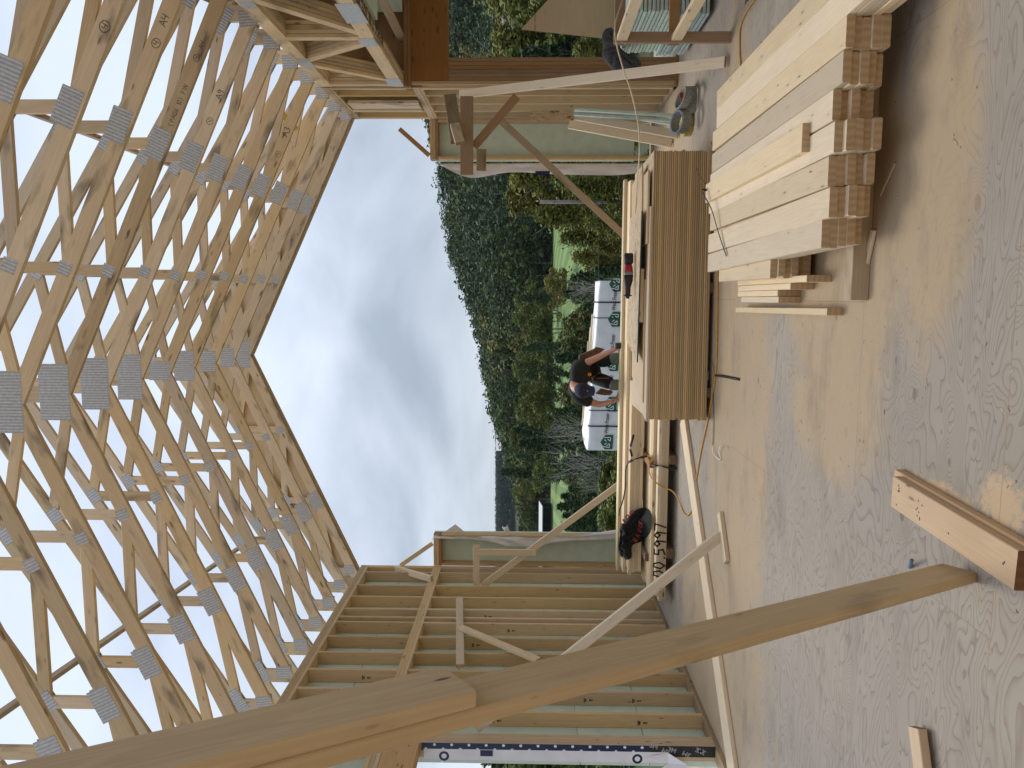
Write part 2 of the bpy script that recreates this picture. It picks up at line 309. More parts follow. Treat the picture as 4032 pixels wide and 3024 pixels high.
def floor_mat():
    m, n, b = newmat('weathered_plywood_floor', .8); nn = n.nodes; l = n.links; g = nn.new('ShaderNodeNewGeometry'); P = g.outputs['Position']
    def mp(s, loc=(0, 0, 0), rot=0):
        q = nn.new('ShaderNodeMapping'); q.inputs['Scale'].default_value = s; q.inputs['Location'].default_value = loc; q.inputs['Rotation'].default_value = (0, 0, rot); l.new(P, q.inputs[0]); return q.outputs[0]
    bk = nn.new('ShaderNodeTexBrick'); bk.offset = .5; bk.inputs['Scale'].default_value = 1; bk.inputs['Brick Width'].default_value = 2.44; bk.inputs['Row Height'].default_value = 1.22
    bk.inputs['Mortar Size'].default_value = .0022; bk.inputs['Mortar Smooth'].default_value = .1; bk.inputs['Color1'].default_value = (0, 0, 0, 1); bk.inputs['Color2'].default_value = (1, 1, 1, 1); bk.inputs['Bias'].default_value = 0
    l.new(mp((1, 1, 1), (1.25, .93, 0)), bk.inputs['Vector'])
    # sheet id drives a different grain per sheet
    sid = nn.new('ShaderNodeSeparateColor'); l.new(bk.outputs['Color'], sid.inputs[0])
    def wn(v, scale, det, dist, w=None):
        q = nn.new('ShaderNodeTexNoise'); q.noise_dimensions = '4D'; q.inputs['Scale'].default_value = scale; q.inputs['Detail'].default_value = det; q.inputs['Distortion'].default_value = dist; l.new(v, q.inputs['Vector'])
        l.new(mathn(n, 'MULTIPLY', sid.outputs[0], 9.0), q.inputs['W']); return q.outputs[0]
    a = wn(mp((1.0, 3.4, 1)), 1.0, 2.5, .5)
    # knots pull the contour lines round themselves
    vo = nn.new('ShaderNodeTexVoronoi'); vo.inputs['Scale'].default_value = 1; vo.inputs['Randomness'].default_value = 1; l.new(mp((2.3, 3.6, 1), (.3, .2, 0)), vo.inputs['Vector'])
    kk = nn.new('ShaderNodeMapRange'); kk.inputs[1].default_value = 0; kk.inputs[2].default_value = .40; kk.inputs[3].default_value = .22; kk.inputs[4].default_value = 0; kk.interpolation_type = 'SMOOTHSTEP'; l.new(vo.outputs['Distance'], kk.inputs[0])
    f = mathn(n, 'ADD', a, kk.outputs[0])
    s = mathn(n, 'FRACT', mathn(n, 'MULTIPLY', f, 30.0))
    line = nn.new('ShaderNodeMapRange'); line.inputs[1].default_value = .45; line.inputs[2].default_value = 1.0; l.new(s, line.inputs[0])
    fib = nn.new('ShaderNodeTexNoise'); fib.inputs['Scale'].default_value = 1; fib.inputs['Detail'].default_value = 4; l.new(mp((10, 170, 10)), fib.inputs['Vector'])
    br_ = nn.new('ShaderNodeTexNoise'); br_.inputs['Scale'].default_value = 1.3; br_.inputs['Detail'].default_value = 5; l.new(P, br_.inputs['Vector'])
    base = mixc(n, br_.outputs[0], (.31, .27, .22), (.47, .42, .345))
    base = mixc(n, mathn(n, 'MULTIPLY', mathn(n, 'POWER', line.outputs[0], 2.5), .85), base, (.22, .16, .12))
    base = mixc(n, mathn(n, 'MULTIPLY', fib.outputs[0], .35), base, (.33, .29, .26))
    kd = nn.new('ShaderNodeMapRange'); kd.inputs[1].default_value = .065; kd.inputs[2].default_value = .09; kd.inputs[3].default_value = 1; kd.inputs[4].default_value = 0; l.new(vo.outputs['Distance'], kd.inputs[0])
    base = mixc(n, mathn(n, 'MULTIPLY', kd.outputs[0], .75), base, (.20, .14, .10))
    # sheet tone
    base = mixc(n, mathn(n, 'MULTIPLY', sid.outputs[0], .16), base, (.50, .40, .30))
    # sawdust film: trodden patch round the cutting area plus scattered fans
    sp = nn.new('ShaderNodeSeparateXYZ'); l.new(P, sp.inputs[0])
    def blob(cx, cy, rx, ry, k=1.0):
        dx = mathn(n, 'DIVIDE', mathn(n, 'SUBTRACT', sp.outputs[0], cx), rx); dy = mathn(n, 'DIVIDE', mathn(n, 'SUBTRACT', sp.outputs[1], cy), ry)
        d = mathn(n, 'ADD', mathn(n, 'MULTIPLY', dx, dx), mathn(n, 'MULTIPLY', dy, dy)); return mathn(n, 'MULTIPLY', mathn(n, 'MAXIMUM', mathn(n, 'SUBTRACT', 1.0, d), 0.0), k)
    ms = blob(.35, 4.3, 1.25, 1.1, 1.3); 
    for q in ((-.65, 4.3, .5, .9, 1.0), (.55, 3.35, 1.1, .5, 1.0), (-1.0, 6.0, 3.0, .9, 1.0), (0, 6.6, 3.5, .9, .9), (-3.2, 6.6, 1.5, 2.2, .9), (.5, 9.5, 4, 1.8, .8)): ms = mathn(n, 'MAXIMUM', ms, blob(*q))
    dn = nn.new('ShaderNodeTexNoise'); dn.inputs['Scale'].default_value = 3.2; dn.inputs['Detail'].default_value = 9; dn.inputs['Roughness'].default_value = .68; l.new(P, dn.inputs['Vector'])
    cov = nn.new('ShaderNodeMapRange'); cov.inputs[1].default_value = .62; cov.inputs[2].default_value = .95; l.new(mathn(n, 'ADD', mathn(n, 'MULTIPLY', ms, .8), mathn(n, 'MULTIPLY', dn.outputs[0], .75)), cov.inputs[0])
    dust = nn.new('ShaderNodeTexNoise'); dust.inputs['Scale'].default_value = 160; dust.inputs['Detail'].default_value = 3; l.new(P, dust.inputs['Vector'])
    dc = mixc(n, dust.outputs[0], (.43, .31, .175), (.57, .43, .265))
    base = mixc(n, mathn(n, 'MULTIPLY', cov.outputs[0], mathn(n, 'ADD', mathn(n, 'MULTIPLY', dn.outputs[0], .7), .42)), base, dc)
    fn_ = nn.new('ShaderNodeTexNoise'); fn_.inputs['Scale'].default_value = 22; fn_.inputs['Detail'].default_value = 6; fn_.inputs['Roughness'].default_value = .75; l.new(P, fn_.inputs['Vector'])
    # bright fresh piles by the nailed block
    fr = nn.new('ShaderNodeMapRange'); fr.inputs[1].default_value = .60; fr.inputs[2].default_value = .72
    l.new(mathn(n, 'ADD', mathn(n, 'MULTIPLY', mathn(n, 'MAXIMUM', blob(-.83, 3.15, .12, .5, 1.0), blob(-.74, 2.72, .18, .22, 1.0)), .42), mathn(n, 'MULTIPLY', fn_.outputs[0], .75)), fr.inputs[0])
    base = mixc(n, fr.outputs[0], base, mixc(n, dust.outputs[0], (.50, .36, .21), (.68, .51, .33)))
    # scuffs and damp stains
    sc1 = nn.new('ShaderNodeTexNoise'); sc1.inputs['Scale'].default_value = 1; sc1.inputs['Detail'].default_value = 8; sc1.inputs['Roughness'].default_value = .7; l.new(mp((1.1, 2.4, 1), (4, 2, 0)), sc1.inputs['Vector'])
    sm_ = nn.new('ShaderNodeMapRange'); sm_.inputs[1].default_value = .52; sm_.inputs[2].default_value = .72; l.new(sc1.outputs[0], sm_.inputs[0])
    base = mixc(n, mathn(n, 'MULTIPLY', sm_.outputs[0], .55), base, (.18, .145, .11))
    # nail heads and specks
    v2 = nn.new('ShaderNodeTexVoronoi'); v2.inputs['Scale'].default_value = 8.5; l.new(P, v2.inputs['Vector']); s2 = nn.new('ShaderNodeSeparateColor'); l.new(v2.outputs['Color'], s2.inputs[0])
    base = mixc(n, mathn(n, 'MULTIPLY', mathn(n, 'MULTIPLY', mathn(n, 'LESS_THAN', v2.outputs['Distance'], .05), mathn(n, 'GREATER_THAN', s2.outputs[0], .35)), .7), base, (.11, .07, .05))
    # joints between sheets, half filled with sawdust
    base = mixc(n, mathn(n, 'MULTIPLY', bk.outputs['Fac'], .75), base, mixc(n, dn.outputs[0], (.16, .11, .07), (.50, .36, .2)))
    l.new(base, b.inputs['Base Color'])
    u = nn.new('ShaderNodeBump'); u.inputs['Strength'].default_value = .35; u.inputs['Distance'].default_value = .003
    l.new(mathn(n, 'ADD', mathn(n, 'MULTIPLY', line.outputs[0], -.6), mathn(n, 'ADD', fib.outputs[0], mathn(n, 'MULTIPLY', bk.outputs['Fac'], -2.0))), u.inputs['Height']); l.new(u.outputs[0], b.inputs['Normal'])
    return m
M['floor'] = floor_mat()
def leaf_mat(name, A, B, C3, tint=False):
    m, n, b = newmat(name, .65); g = n.nodes.new('ShaderNodeNewGeometry'); z = n.nodes.new('ShaderNodeTexNoise'); z.inputs['Scale'].default_value = .16; z.inputs['Detail'].default_value = 3; n.links.new(g.outputs['Position'], z.inputs['Vector'])
    oi = n.nodes.new('ShaderNodeObjectInfo')
    c = mixc(n, g.outputs['Random Per Island'], A, B); q = n.nodes.new('ShaderNodeMapRange'); q.inputs[1].default_value = .42; q.inputs[2].default_value = .62; n.links.new(z.outputs[0], q.inputs[0])
    c = mixc(n, mathn(n, 'MULTIPLY', q.outputs[0], .6), c, C3)
    if tint:
        at = n.nodes.new('ShaderNodeAttribute'); at.attribute_name = 'tree_tint'; rm = n.nodes.new('ShaderNodeValToRGB'); el = rm.color_ramp.elements; el[0].position = 0; el[0].color = (.018, .050, .020, 1); el[1].position = 1; el[1].color = (.20, .17, .04, 1)
        for ps, cc in ((.35, (.034, .066, .030, 1)), (.6, (.065, .105, .035, 1)), (.85, (.12, .15, .04, 1))): q_ = el.new(ps); q_.color = cc
        n.links.new(at.outputs['Fac'], rm.inputs[0]); c = mixc(n, .72, c, rm.outputs[0])
    hs = n.nodes.new('ShaderNodeHueSaturation'); n.links.new(c, hs.inputs['Color']); n.links.new(mathn(n, 'ADD', mathn(n, 'MULTIPLY', oi.outputs['Random'], .5 if not tint else 0.), .75 if not tint else 1.05), hs.inputs['Value'])
    n.links.new(hs.outputs[0], b.inputs['Base Color']); b.inputs['Specular IOR Level'].default_value = .15
    return m
M['con'] = leaf_mat('conifer_needles', (.030, .062, .024), (.065, .105, .038), (.075, .115, .035))
M['dec'] = leaf_mat('broad_leaves', (.085, .12, .028), (.15, .175, .042), (.17, .165, .04))
M['ylf'] = leaf_mat('yellowing_leaves', (.13, .15, .03), (.22, .19, .04), (.16, .13, .03))
M['feather'] = leaf_mat('feathery_leaves', (.10, .125, .028), (.20, .20, .04), (.23, .19, .04))
M['for'] = leaf_mat('forest_leaves', (.040, .068, .028), (.075, .105, .036), (.12, .12, .038), tint=True)
M['far'] = plain('far_forest', (.035, .06, .045), .9, scale=.08, var=.5)
M['bark'] = plain('grey_bark', (.16, .14, .12), .9, scale=9, var=.35)
M['birch'] = plain('pale_bark', (.42, .39, .35), .8, scale=6, var=.4)
def ground_mat():
    m, n, b = newmat('meadow_and_forest_floor', .95); g = n.nodes.new('ShaderNodeNewGeometry'); z = n.nodes.new('ShaderNodeTexNoise'); z.inputs['Scale'].default_value = .3; z.inputs['Detail'].default_value = 8; n.links.new(g.outputs['Position'], z.inputs['Vector'])
    n.links.new(mixc(n, z.outputs[0], (.025, .03, .012), (.075, .085, .03)), b.inputs['Base Color']); return m
M['ground'] = ground_mat()
def fairway():
    m, n, b = newmat('mown_grass', .9); g = n.nodes.new('ShaderNodeNewGeometry'); s = n.nodes.new('ShaderNodeSeparateXYZ'); n.links.new(g.outputs['Position'], s.inputs[0])
    q = mathn(n, 'SINE', mathn(n, 'MULTIPLY', mathn(n, 'ADD', s.outputs[0], mathn(n, 'MULTIPLY', s.outputs[1], .22)), 1.7))
    z = n.nodes.new('ShaderNodeTexNoise'); z.inputs['Scale'].default_value = .6; n.links.new(g.outputs['Position'], z.inputs['Vector'])
    n.links.new(mixc(n, mathn(n, 'ADD', mathn(n, 'MULTIPLY', mathn(n, 'GREATER_THAN', q, 0.), .7), mathn(n, 'MULTIPLY', z.outputs[0], .3)), (.08, .15, .03), (.17, .26, .07)), b.inputs['Base Color']); return m
M['fair'] = fairway()
ORD = ['first', 'second', 'third', 'fourth', 'fifth', 'sixth', 'seventh', 'eighth', 'ninth', 'tenth', 'eleventh', 'twelfth', 'thirteenth', 'fourteenth', 'fifteenth', 'sixteenth', 'seventeenth', 'eighteenth', 'nineteenth', 'twentieth',
       'twenty-first', 'twenty-second', 'twenty-third', 'twenty-fourth', 'twenty-fifth', 'twenty-sixth', 'twenty-seventh', 'twenty-eighth', 'twenty-ninth', 'thirtieth']
rnd = random.Random(7)
# ================================================================== SETTING: deck, ground
XL, XR, YE = -3.92, 2.38, 10.80          # inner wall faces, inner face of the open gable end
XRID, ZRID = -.853, EYE+3.89
SB, ST = .46, .626                        # scissor slopes
def zb(x): return ZRID - SB*abs(x-XRID)               # underside of ceiling chords
def zt(x): return EYE+4.72 - ST*abs(x-XRID)           # underside of rafter chords
deck = [((-5.2, -3), (2.28, 11.0)), ((2.28, 6.42), (9.0, 11.0)), ((2.28, -3), (9, 2.6))]
vs = []; fs = []
for (a, b_), (c_, d) in deck:
    k = len(vs); vs += [(a, b_, 0), (c_, b_, 0), (c_, d, 0), (a, d, 0), (a, b_, -.019), (c_, b_, -.019), (c_, d, -.019), (a, d, -.019)]
    fs += [(k, k+1, k+2, k+3), (k+7, k+6, k+5, k+4), (k, k+4, k+5, k+1), (k+1, k+5, k+6, k+2), (k+2, k+6, k+7, k+3), (k+3, k+7, k+4, k)]
mesh_obj('floor', vs, fs, M['floor'], kind='structure')
cbox('stair_well_shade', (2.3, 2.62, -1.5), (9, 6.40, -1.45), M['dark'], c=0)['kind'] = 'structure'  # near-black slab: the shade down the stair opening is painted as its colour
# joist rim seen inside the stair opening
t = thing('stair_opening_rim', 'brown joist rim round the dark stair opening beside the guard rail', 'floor joist', (2.3, 6.4, 0))
for z in (-.28,): cbox('rim_board', (2.3, 6.425, z), (8.8, 6.465, -.021), M['brown'], t); cbox('rim_board', (2.24, 2.7, z), (2.278, 6.40, -.021), M['brown'], t)

# ================================================================== STUD WALLS
def studwall(name, label, x0, x1, ys, posts, y0, y1, levels, cat='wall', plates=True, sheath=None, miss=()):
    "wall running in depth; x0 room face, x1 outer face"
    t = thing(name, label, cat, ((x0+x1)/2, y0, 0)); lo, hi = min(x0, x1), max(x0, x1)
    for li, (za, zb_, npl) in enumerate(levels):
        if li == 0: cbox('bottom_plate', (lo, y0, .001), (hi, y1, .039), M['oldw'], t)
        for y in ys: cbox('stud', (lo+.0004*li, y-.038, za), (hi, y, zb_), M['stud'], t)
        for y, n_ in posts:
            for q in range(n_): cbox('stud', (lo-.0015*(q % 2), y-.0385*q-.038, za), (hi-.001*q, y-.0385*q, zb_), M['stud'], t)
        for q in range(npl): cbox('top_plate', (lo-.002*(q % 2), y0, zb_+.0385*q+.0003), (hi, y1, zb_+.0385*q+.038), M['stud'], t)
    return t
lw_y = [8.478-.394*k for k in range(-1, 5)] + [8.478+.394*1.38, 8.478+.394*2, 8.478+.394*3, 8.478+.394*4, 10.55]
lwall = studwall('left_stud_wall', 'long two-storey stud wall with pale green sheathing behind its studs, on the left of the room', XL, XL-.14, lw_y, [(6.51, 4), (10.798, 2)], 6.36, 10.80,
                 [(.039, 2.94, 3), (3.056, 3.996, 3)])
def panels(parent, x, y0, y1, zs, sgn, mat, th=.05):
    for a, b_ in zip(zs[:-1], zs[1:]):
        y = y0
        while y < y1-.01:
            ye = min(y+1.22, y1); lo = min(x, x+sgn*th); cbox('sheathing_panel', (lo, y+.002, a+.003), (lo+th, ye-.002, b_-.003), mat, parent, c=.002, along=1); y = ye
panels(lwall, XL-.142, 6.36, 10.94, [.0, .61, 1.22, 2.44, 3.5, 4.11], -1, M['foam'])
# stud wall continues past the door opening towards the camera
cbox('bottom_plate', (XL-.14, 2.0, .001), (XL, 6.358, .039), M['oldw'], lwall)
for q in range(3):
    cbox('top_plate', (XL-.14, 0.8, 2.94+.0385*q+.0003), (XL-.002*(q % 2), 6.355, 2.94+.0385*q+.038), M['stud'], lwall)
    cbox('top_plate', (XL-.14, 0.8, 3.996+.0385*q+.0003), (XL-.002*(q % 2), 6.355, 3.996+.0385*q+.038), M['stud'], lwall)
for k in range(1, 13):
    cbox('stud', (XL-.139, 6.36-.394*k-.038, 3.056), (XL, 6.36-.394*k, 3.996), M['stud'], lwall)
panels(lwall, XL-.142, .8, 6.358, [2.95, 4.11], -1, M['foam'])
cbox('header', (XL-.13, 1.6, 2.64), (XL-.002, 6.355, 2.938), M['ydr'], lwall, along=1)
# flashed door jamb
jy = 6.3575
cbox('black_jamb_flashing', (XL-.10, jy-.004, .04), (XL+.0, jy-.001, .95), M['ktape'], lwall, c=0, along=2)
bt = cbox('navy_jamb_tape', (XL-.07, jy-.007, .62), (XL+.0005, jy-.0045, 2.62), M['btape'], lwall, c=0, along=2)
wj = cbox('jamb_wrap', (XL-.155, jy-.009, .45), (XL-.055, jy-.0073, 2.60), M['wrap'], lwall, c=0, along=2)
cbox('flap', (XL-.115, jy-.012, 1.99), (XL-.06, jy-.0095, 2.10), M['btape'], wj, c=0)
def disc(name, c, r, nrm, mat, parent, th=.001, n=20, r0=0):
    f = frame(c, (0, 0, 1), V(nrm).cross(V((0, 0, 1)))); a = [(r*math.cos(2*math.pi*k/n), r*math.sin(2*math.pi*k/n), 0) for k in range(n)]
    if not r0: return mesh_obj(name, a, [tuple(range(n))], mat, parent, f)
    b_ = [(r0*math.cos(2*math.pi*k/n), r0*math.sin(2*math.pi*k/n), 0) for k in range(n)]
    return mesh_obj(name, a+b_, [(k, (k+1) % n, n+(k+1) % n, n+k) for k in range(n)], mat, parent, f)
for i in range(26):
    z = .68+i*.076; x = XL-.015-.04*(i % 2); disc('printed_dot', (x, jy-.0078, z), .013, (0, -1, 0), M['wrap'], bt)
for z in (.72, 2.42): disc('ring_mark', (XL-.12, jy-.0096, z), .045, (0, -1, 0), M['btape'], wj, r0=.024)
for (x, z, s) in ((-.02, .12, 1), (-.075, .16, -1), (-.045, .25, 1), (-.075, .40, -1), (-.02, .43, 1), (-.04, .56, -1), (-.02, .75, 1), (-.045, .85, -1)):
    text_obj('print', '3M', (XL+x-.025*s, jy-.0045, z), (.45*s, 0, 1), (-1*1, 0, .45), .058, M['gtext'], lwall, bold=.0015) if s > 0 else text_obj('print', '3M', (XL+x+.03, jy-.0045, z+.06), (-.3, 0, -1), (1, 0, -.3), .058, M['gtext'], lwall, bold=.0015)
mesh_obj('loose_wrap_flap', [(XL-.06, jy-.01, .45), (XL-.155, jy-.01, .45), (XL-.30, jy-.05, .66), (XL-.12, jy-.09, .30), (XL-.20, jy-.16, .34), (XL-.09, jy-.02, .62)],
         [(0, 1, 3), (1, 2, 4), (1, 4, 3), (0, 5, 1)], M['wrap'], lwall)
# grade stamps on stud faces
for k, (yy, zz) in enumerate([(6.9, .62), (7.296, .62), (6.9, 2.0), (7.296, 1.1), (8.872, 1.9), (9.266, 2.2), (8.478, 2.3), (7.69, 3.4)]):
    for q, (dz, wd, hh) in enumerate([(0, .035, .012), (.016, .045, .01), (-.045, .018, .018), (-.065, .014, .016)]):
        cbox('grade_stamp', (XL-.085-wd/2, yy-.0388, zz+dz), (XL-.085+wd/2, yy-.0385, zz+dz+hh), M['ink'], lwall, c=0)
# a level standing in an upper bay
t = thing('spirit_level', 'short black and orange level left standing in an upper bay of the left wall', 'level', (XL-.03, 8.9, 3.056))
cbox('level_body', (XL-.09, 9.10, 3.06), (XL-.06, 9.15, 3.34), M['black'], t); cbox('level_edge', (XL-.092, 9.095, 3.08), (XL-.058, 9.0995, 3.32), M['orange'], t)
rw_y = [11.0-.25, 10.4, 10.0, 9.6]
rwall = studwall('right_stud_wall', 'short two-storey stud wall between the open gable end and the right wing', XR, XR+.14, rw_y, [(9.30, 2), (10.798, 1)], 9.20, 10.80, [(.039, 2.94, 3), (3.056, 3.996, 3)])
panels(rwall, XR+.142, 9.20, 10.94, [0, 1.22, 2.44, 3.3, 4.11], 1, M['foam'])
# ---- wall ends either side of the open gable
def wallend(name, label, xa, xb, flip):
    t = thing(name, label, 'wall', ((xa+xb)/2, YE, 0))
    y0, y1 = YE+.001, YE+.139
    cbox('bottom_plate', (xa, y0, .001), (xb, y1, .039), M['oldw'], t)
    for q in range(3): cbox('top_plate', (xa, y0-.002*(q % 2), 2.94+.0385*q+.0003), (xb, y1, 2.94+.0385*q+.038), M['brown'] if q == 0 else M['stud'], t)
    for x in (xa, xb-.038): cbox('stud', (x, y0, .04), (x+.038, y1, 2.94), M['stud'], t)
    cbox('sheathing_panel', (xa-.002, y1+.002, .25 if flip else 0.02), (xb+.002, y1+.05, 3.055), M['foam'], t, c=.002)
    return t
re_ = wallend('right_wall_end', 'narrow framed wall end with pale green panel, right of the open gable', 1.85, 2.379, True)
le_ = wallend('left_wall_end', 'narrow framed wall end with pale green panel, left of the open gable', -3.919, -3.455, False)
def wrap_strip(name, edge_in, edge_out, y, parent, mat=None):
    "folded house wrap hanging past the stud; slightly wavy sheet with thickness"
    a = smooth_pts(edge_in, 5); b = smooth_pts(edge_out, 5); n = min(len(a), len(b)); vs = []; fs = []; K = 5
    for i in range(n):
        for k in range(K):
            p = a[i].lerp(b[i], k/(K-1)); p.y = y + .018*math.sin(i*.9+k*1.7)+.012*math.sin(k*2.4+i*.35); vs.append(p)
    for i in range(n-1):
        for k in range(K-1): q = i*K+k; fs.append((q, q+1, q+K+1, q+K))
    o = mesh_obj(name, vs, fs, M['wrap'], parent, smooth=True)
    s = o.modifiers.new('thickness', 'SOLIDIFY'); s.thickness = .0015; return o
yw = YE+.16
wrap_strip('house_wrap', [W(X, Y, y=yw) for X, Y in ((1715, 645), (1850, 645), (2000, 645), (2200, 645), (2400, 645), (2530, 645))],
           [W(X, Y, y=yw) for X, Y in ((1735, 650), (1850, 702), (2000, 680), (2200, 686), (2400, 692), (2530, 680))], yw-.02, re_)
cbox('tape_patch', W(2108, 690, y=yw-.04)-V((0, .01, 0)), W(2165, 674, y=yw-.04)-V((0, .008, 0)), M['btape'], re_, c=0)
wrap_strip('house_wrap', [W(X, Y, y=yw) for X, Y in ((1705, 2108), (1860, 2108), (1960, 2126), (2030, 2136), (2120, 2136), (2250, 2114), (2440, 2106))],
           [W(X, Y, y=yw) for X, Y in ((1720, 2097), (1860, 2096), (1960, 2097), (2030, 2099), (2120, 2100), (2250, 2094), (2440, 2070))], YE-.03, le_)
fp = [W(X, Y, y=yw) for X, Y in ((1738, 2103), (1793, 2064), (1840, 2102))]
prism('wrap_corner', fp, .002, M['wrap'], le_)
# ================================================================== TRUSSES
def chord(name, x0, x1, fn, dv, y, t, mat, parent):
    P = [(x0, fn(x0)), (x1, fn(x1)), (x1, fn(x1)+dv), (x0, fn(x0)+dv)]
    return prism(name, [V((x, y-t/2, z)) for x, z in P], t, mat, parent, nrm=(0, 1, 0))
PK = {0: (.48, .26), 1: (.48, .26), 2: (.48, .26), 3: (.46, .25), 4: (.20, .23), 5: (.35, .24), 6: (.26, .18), 7: (.25, .18), 8: (.38, .18)}
WR = {-3: None, -2: None, -1: 'A4', 0: 'A4', 1: 'long', 2: 'A9', 3: None, 4: None, 5: 'A3'}
TNAMES = {-3: 'nearest, mostly out of the picture', -2: 'second nearest', -1: 'third nearest, big circled 4 and A4 on its right chord', 0: 'fourth nearest, its first fully visible peak plate', 1: 'stained, with the long handwritten note on its right chord',
          2: 'marked circled 4 and A9', 3: 'just beyond the one marked A9', 4: 'with the smallest peak plate', 5: 'marked circled 4 and A3', 6: 'next beyond the one marked A3', 7: 'third from the gable end', 8: 'last before the gable panel'}
def truss(k):
    y = 5.81+.615*k if k < 8 else 10.70
    T = thing('roof_truss', 'scissor roof truss, '+TNAMES[k], 'truss', (XRID, y, 4.1), 'scissor roof trusses over the room')
    r = random.Random(100+k); dB = .12/math.cos(math.atan(SB)); dT = .09/math.cos(math.atan(ST)); xo = [XL-.14, XR+.14]
    mt = M['truss']
    for s, xw in ((-1, xo[0]), (1, xo[1])):
        bc = chord('ceiling_chord', XRID+s*.0006, xw, zb, dB, y, .038, M['stained'] if (k == 1 and s > 0) else mt, T)
        chord('rafter_chord', XRID+s*.0006, xw+s*.42, zt, dT, y, .0374, mt, T)
        cB = lambda d: V((XRID+s*d, y, zb(XRID+s*d)+dB*.5)); cT = lambda d: V((XRID+s*d, y, zt(XRID+s*d)+dT*.5))
        D = abs(xw-XRID); d1, d2 = 1.05, 2.08; th = .0355
        web = lambda a, b_, w_=.089, q=0: beam('web', a, b_, w_, th+q, (b_-a).cross(V((0, 1, 0))), mt, T, c=.002)
        web(cB(d1)+V((0, 0, -.02)), cT(d1), .089, .0004); web(cB(d2)+V((0, 0, -.02)), cT(d2), .089, .0004)
        web(cB(.08), cT(d1), .089, -.0006); web(cB(d1), cT(d2), .089, -.0006); web(cB(d2), cT(D-.05), .089, -.0006)
        web(cB(D-.07)+V((0, 0, -.03)), cT(D-.07), .14, .0008)
        dB_ = V((s, 0, -SB)).normalized(); dT_ = V((s, 0, -ST)).normalized()
        def plate(c, dr, a, b_, yy=None):
            jit = V((r.uniform(-.012, .012), 0, r.uniform(-.008, .008))); p = c+jit+V((0, -.0195, 0)); q = dr.copy(); q.z += r.uniform(-.05, .05)
            beam('connector_plate', p-q*a/2, p+q*a/2, b_, .0024, q.cross(V((0, 1, 0))), M['plate'], T, c=0)
            beam('connector_plate', p+V((0, .039, 0))-q*a/2, p+V((0, .039, 0))+q*a/2, b_, .0024, q.cross(V((0, 1, 0))), M['plate'], T, c=0)
        plate(cB(d1)+V((0, 0, .03)), dB_, .10, .10); plate(cB(d2)+V((0, 0, .035)), dB_, .255, .155); plate(cT(d1)+V((0, 0, -.02)), dT_, .13, .10); plate(cT(d2)+V((0, 0, -.02)), dT_, .15, .10)
        plate(cT(D-.12)+V((0, 0, -.04)), dT_, .24, .12); plate(cB(D-.12)+V((0, 0, .02)), V((1, 0, .08)), .14, .15)
        if k in (0, 1, 2, 3, 5) and s > 0 or k in (-1, 2) and s < 0:   # roller marks and mill stains on the lower edge
            pass
        if s > 0 and WR.get(k):
            wr = WR[k]; up = V((SB, 0, 1)).normalized(); dr = V((1, 0, -SB)).normalized(); yy = y-.0190
            def at(d, off): p = cB(d)+up*off; p.y = yy; return p
            if wr == 'A4' and k == -1: strokes('marker_writing', 'o4', at(1.62+.95, -.03), dr, up, 0.045, M['ink'], bc, .11); strokes('marker_writing', 'A4', at(2.78, -.035), dr, up, 0.057, M['ink'], bc, .1)
            elif wr == 'A4': strokes('marker_writing', 'o4', at(2.66, -.03), dr, up, 0.041, M['ink'], bc, .11); strokes('marker_writing', 'A4', at(2.79, -.03), dr, up, 0.053, M['ink'], bc, .1)
            elif wr == 'long':
                strokes('marker_writing', '(PAQ6 10) FIN', at(2.22, -.03), dr, up, 0.037, M['ink'], bc, .11); strokes('marker_writing', 'o4', at(2.74, -.025), dr, up, 0.033, M['ink'], bc, .11); strokes('marker_writing', 'A4', at(2.82, -.03), dr, up, 0.041, M['ink'], bc, .1)
            elif wr == 'A9': strokes('marker_writing', 'o4', at(2.38, -.03), dr, up, 0.037, M['ink'], bc, .1); strokes('marker_writing', 'A9', at(2.58, -.03), dr, up, 0.053, M['ink'], bc, .1)
            elif wr == 'A3': strokes('marker_writing', 'o4', at(2.42, -.03), dr, up, 0.041, M['ink'], bc, .1); strokes('marker_writing', 'A3', at(2.62, -.03), dr, up, 0.070, M['ink'], bc, .1)
    beam('king_post', V((XRID, y, ZRID+.05)), V((XRID, y, EYE+4.80)), .14, .037, (1, 0, 0), mt, T, c=.002)
    pw, ph = PK.get(k, (.48, .26))
    for yy in (-.0196, .0196):
        beam('connector_plate', V((XRID-pw/2+.02, y+yy, ZRID+ph/2+.005)), V((XRID+pw/2+.02, y+yy, ZRID+ph/2+.005)), ph, .0024, (0, 0, 1), M['plate'], T, c=0)
        beam('connector_plate', V((XRID-.11, y+yy, EYE+4.72)), V((XRID+.11, y+yy, EYE+4.72)), .14, .0024, (0, 0, 1), M['plate'], T, c=0)
    return T
for k in range(-3, 9): truss(k)
# gable panel outside the last truss
dT = .109; t = thing('gable_panel', 'tan sheathing panel closing the far gable behind the last truss', 'panel', (XRID, 10.73, 4.1))
for s, xw in ((-1, XL-.14), (1, XR+.14)):
    pts = [(XRID+s*.002, zb(XRID)-.02), (xw, zb(xw)-.03), (xw+s*.4, zt(xw+s*.4)), (xw+s*.4, zt(xw+s*.4)+.11), (XRID+s*.002, zt(XRID)+.11)]
    prism('sheathing', [V((x, 10.74, z)) for x, z in pts], .012, M['ply'], t, nrm=(0, 1, 0))
    pts = [(XRID+s*.002, zb(XRID)-.012), (xw, zb(xw)-.022), (xw, zb(xw)+.1), (XRID+s*.002, zb(XRID)+.11)]
    prism('rake_board', [V((x, 10.756, z)) for x, z in pts], .05, M['truss'], t, nrm=(0, 1, 0))
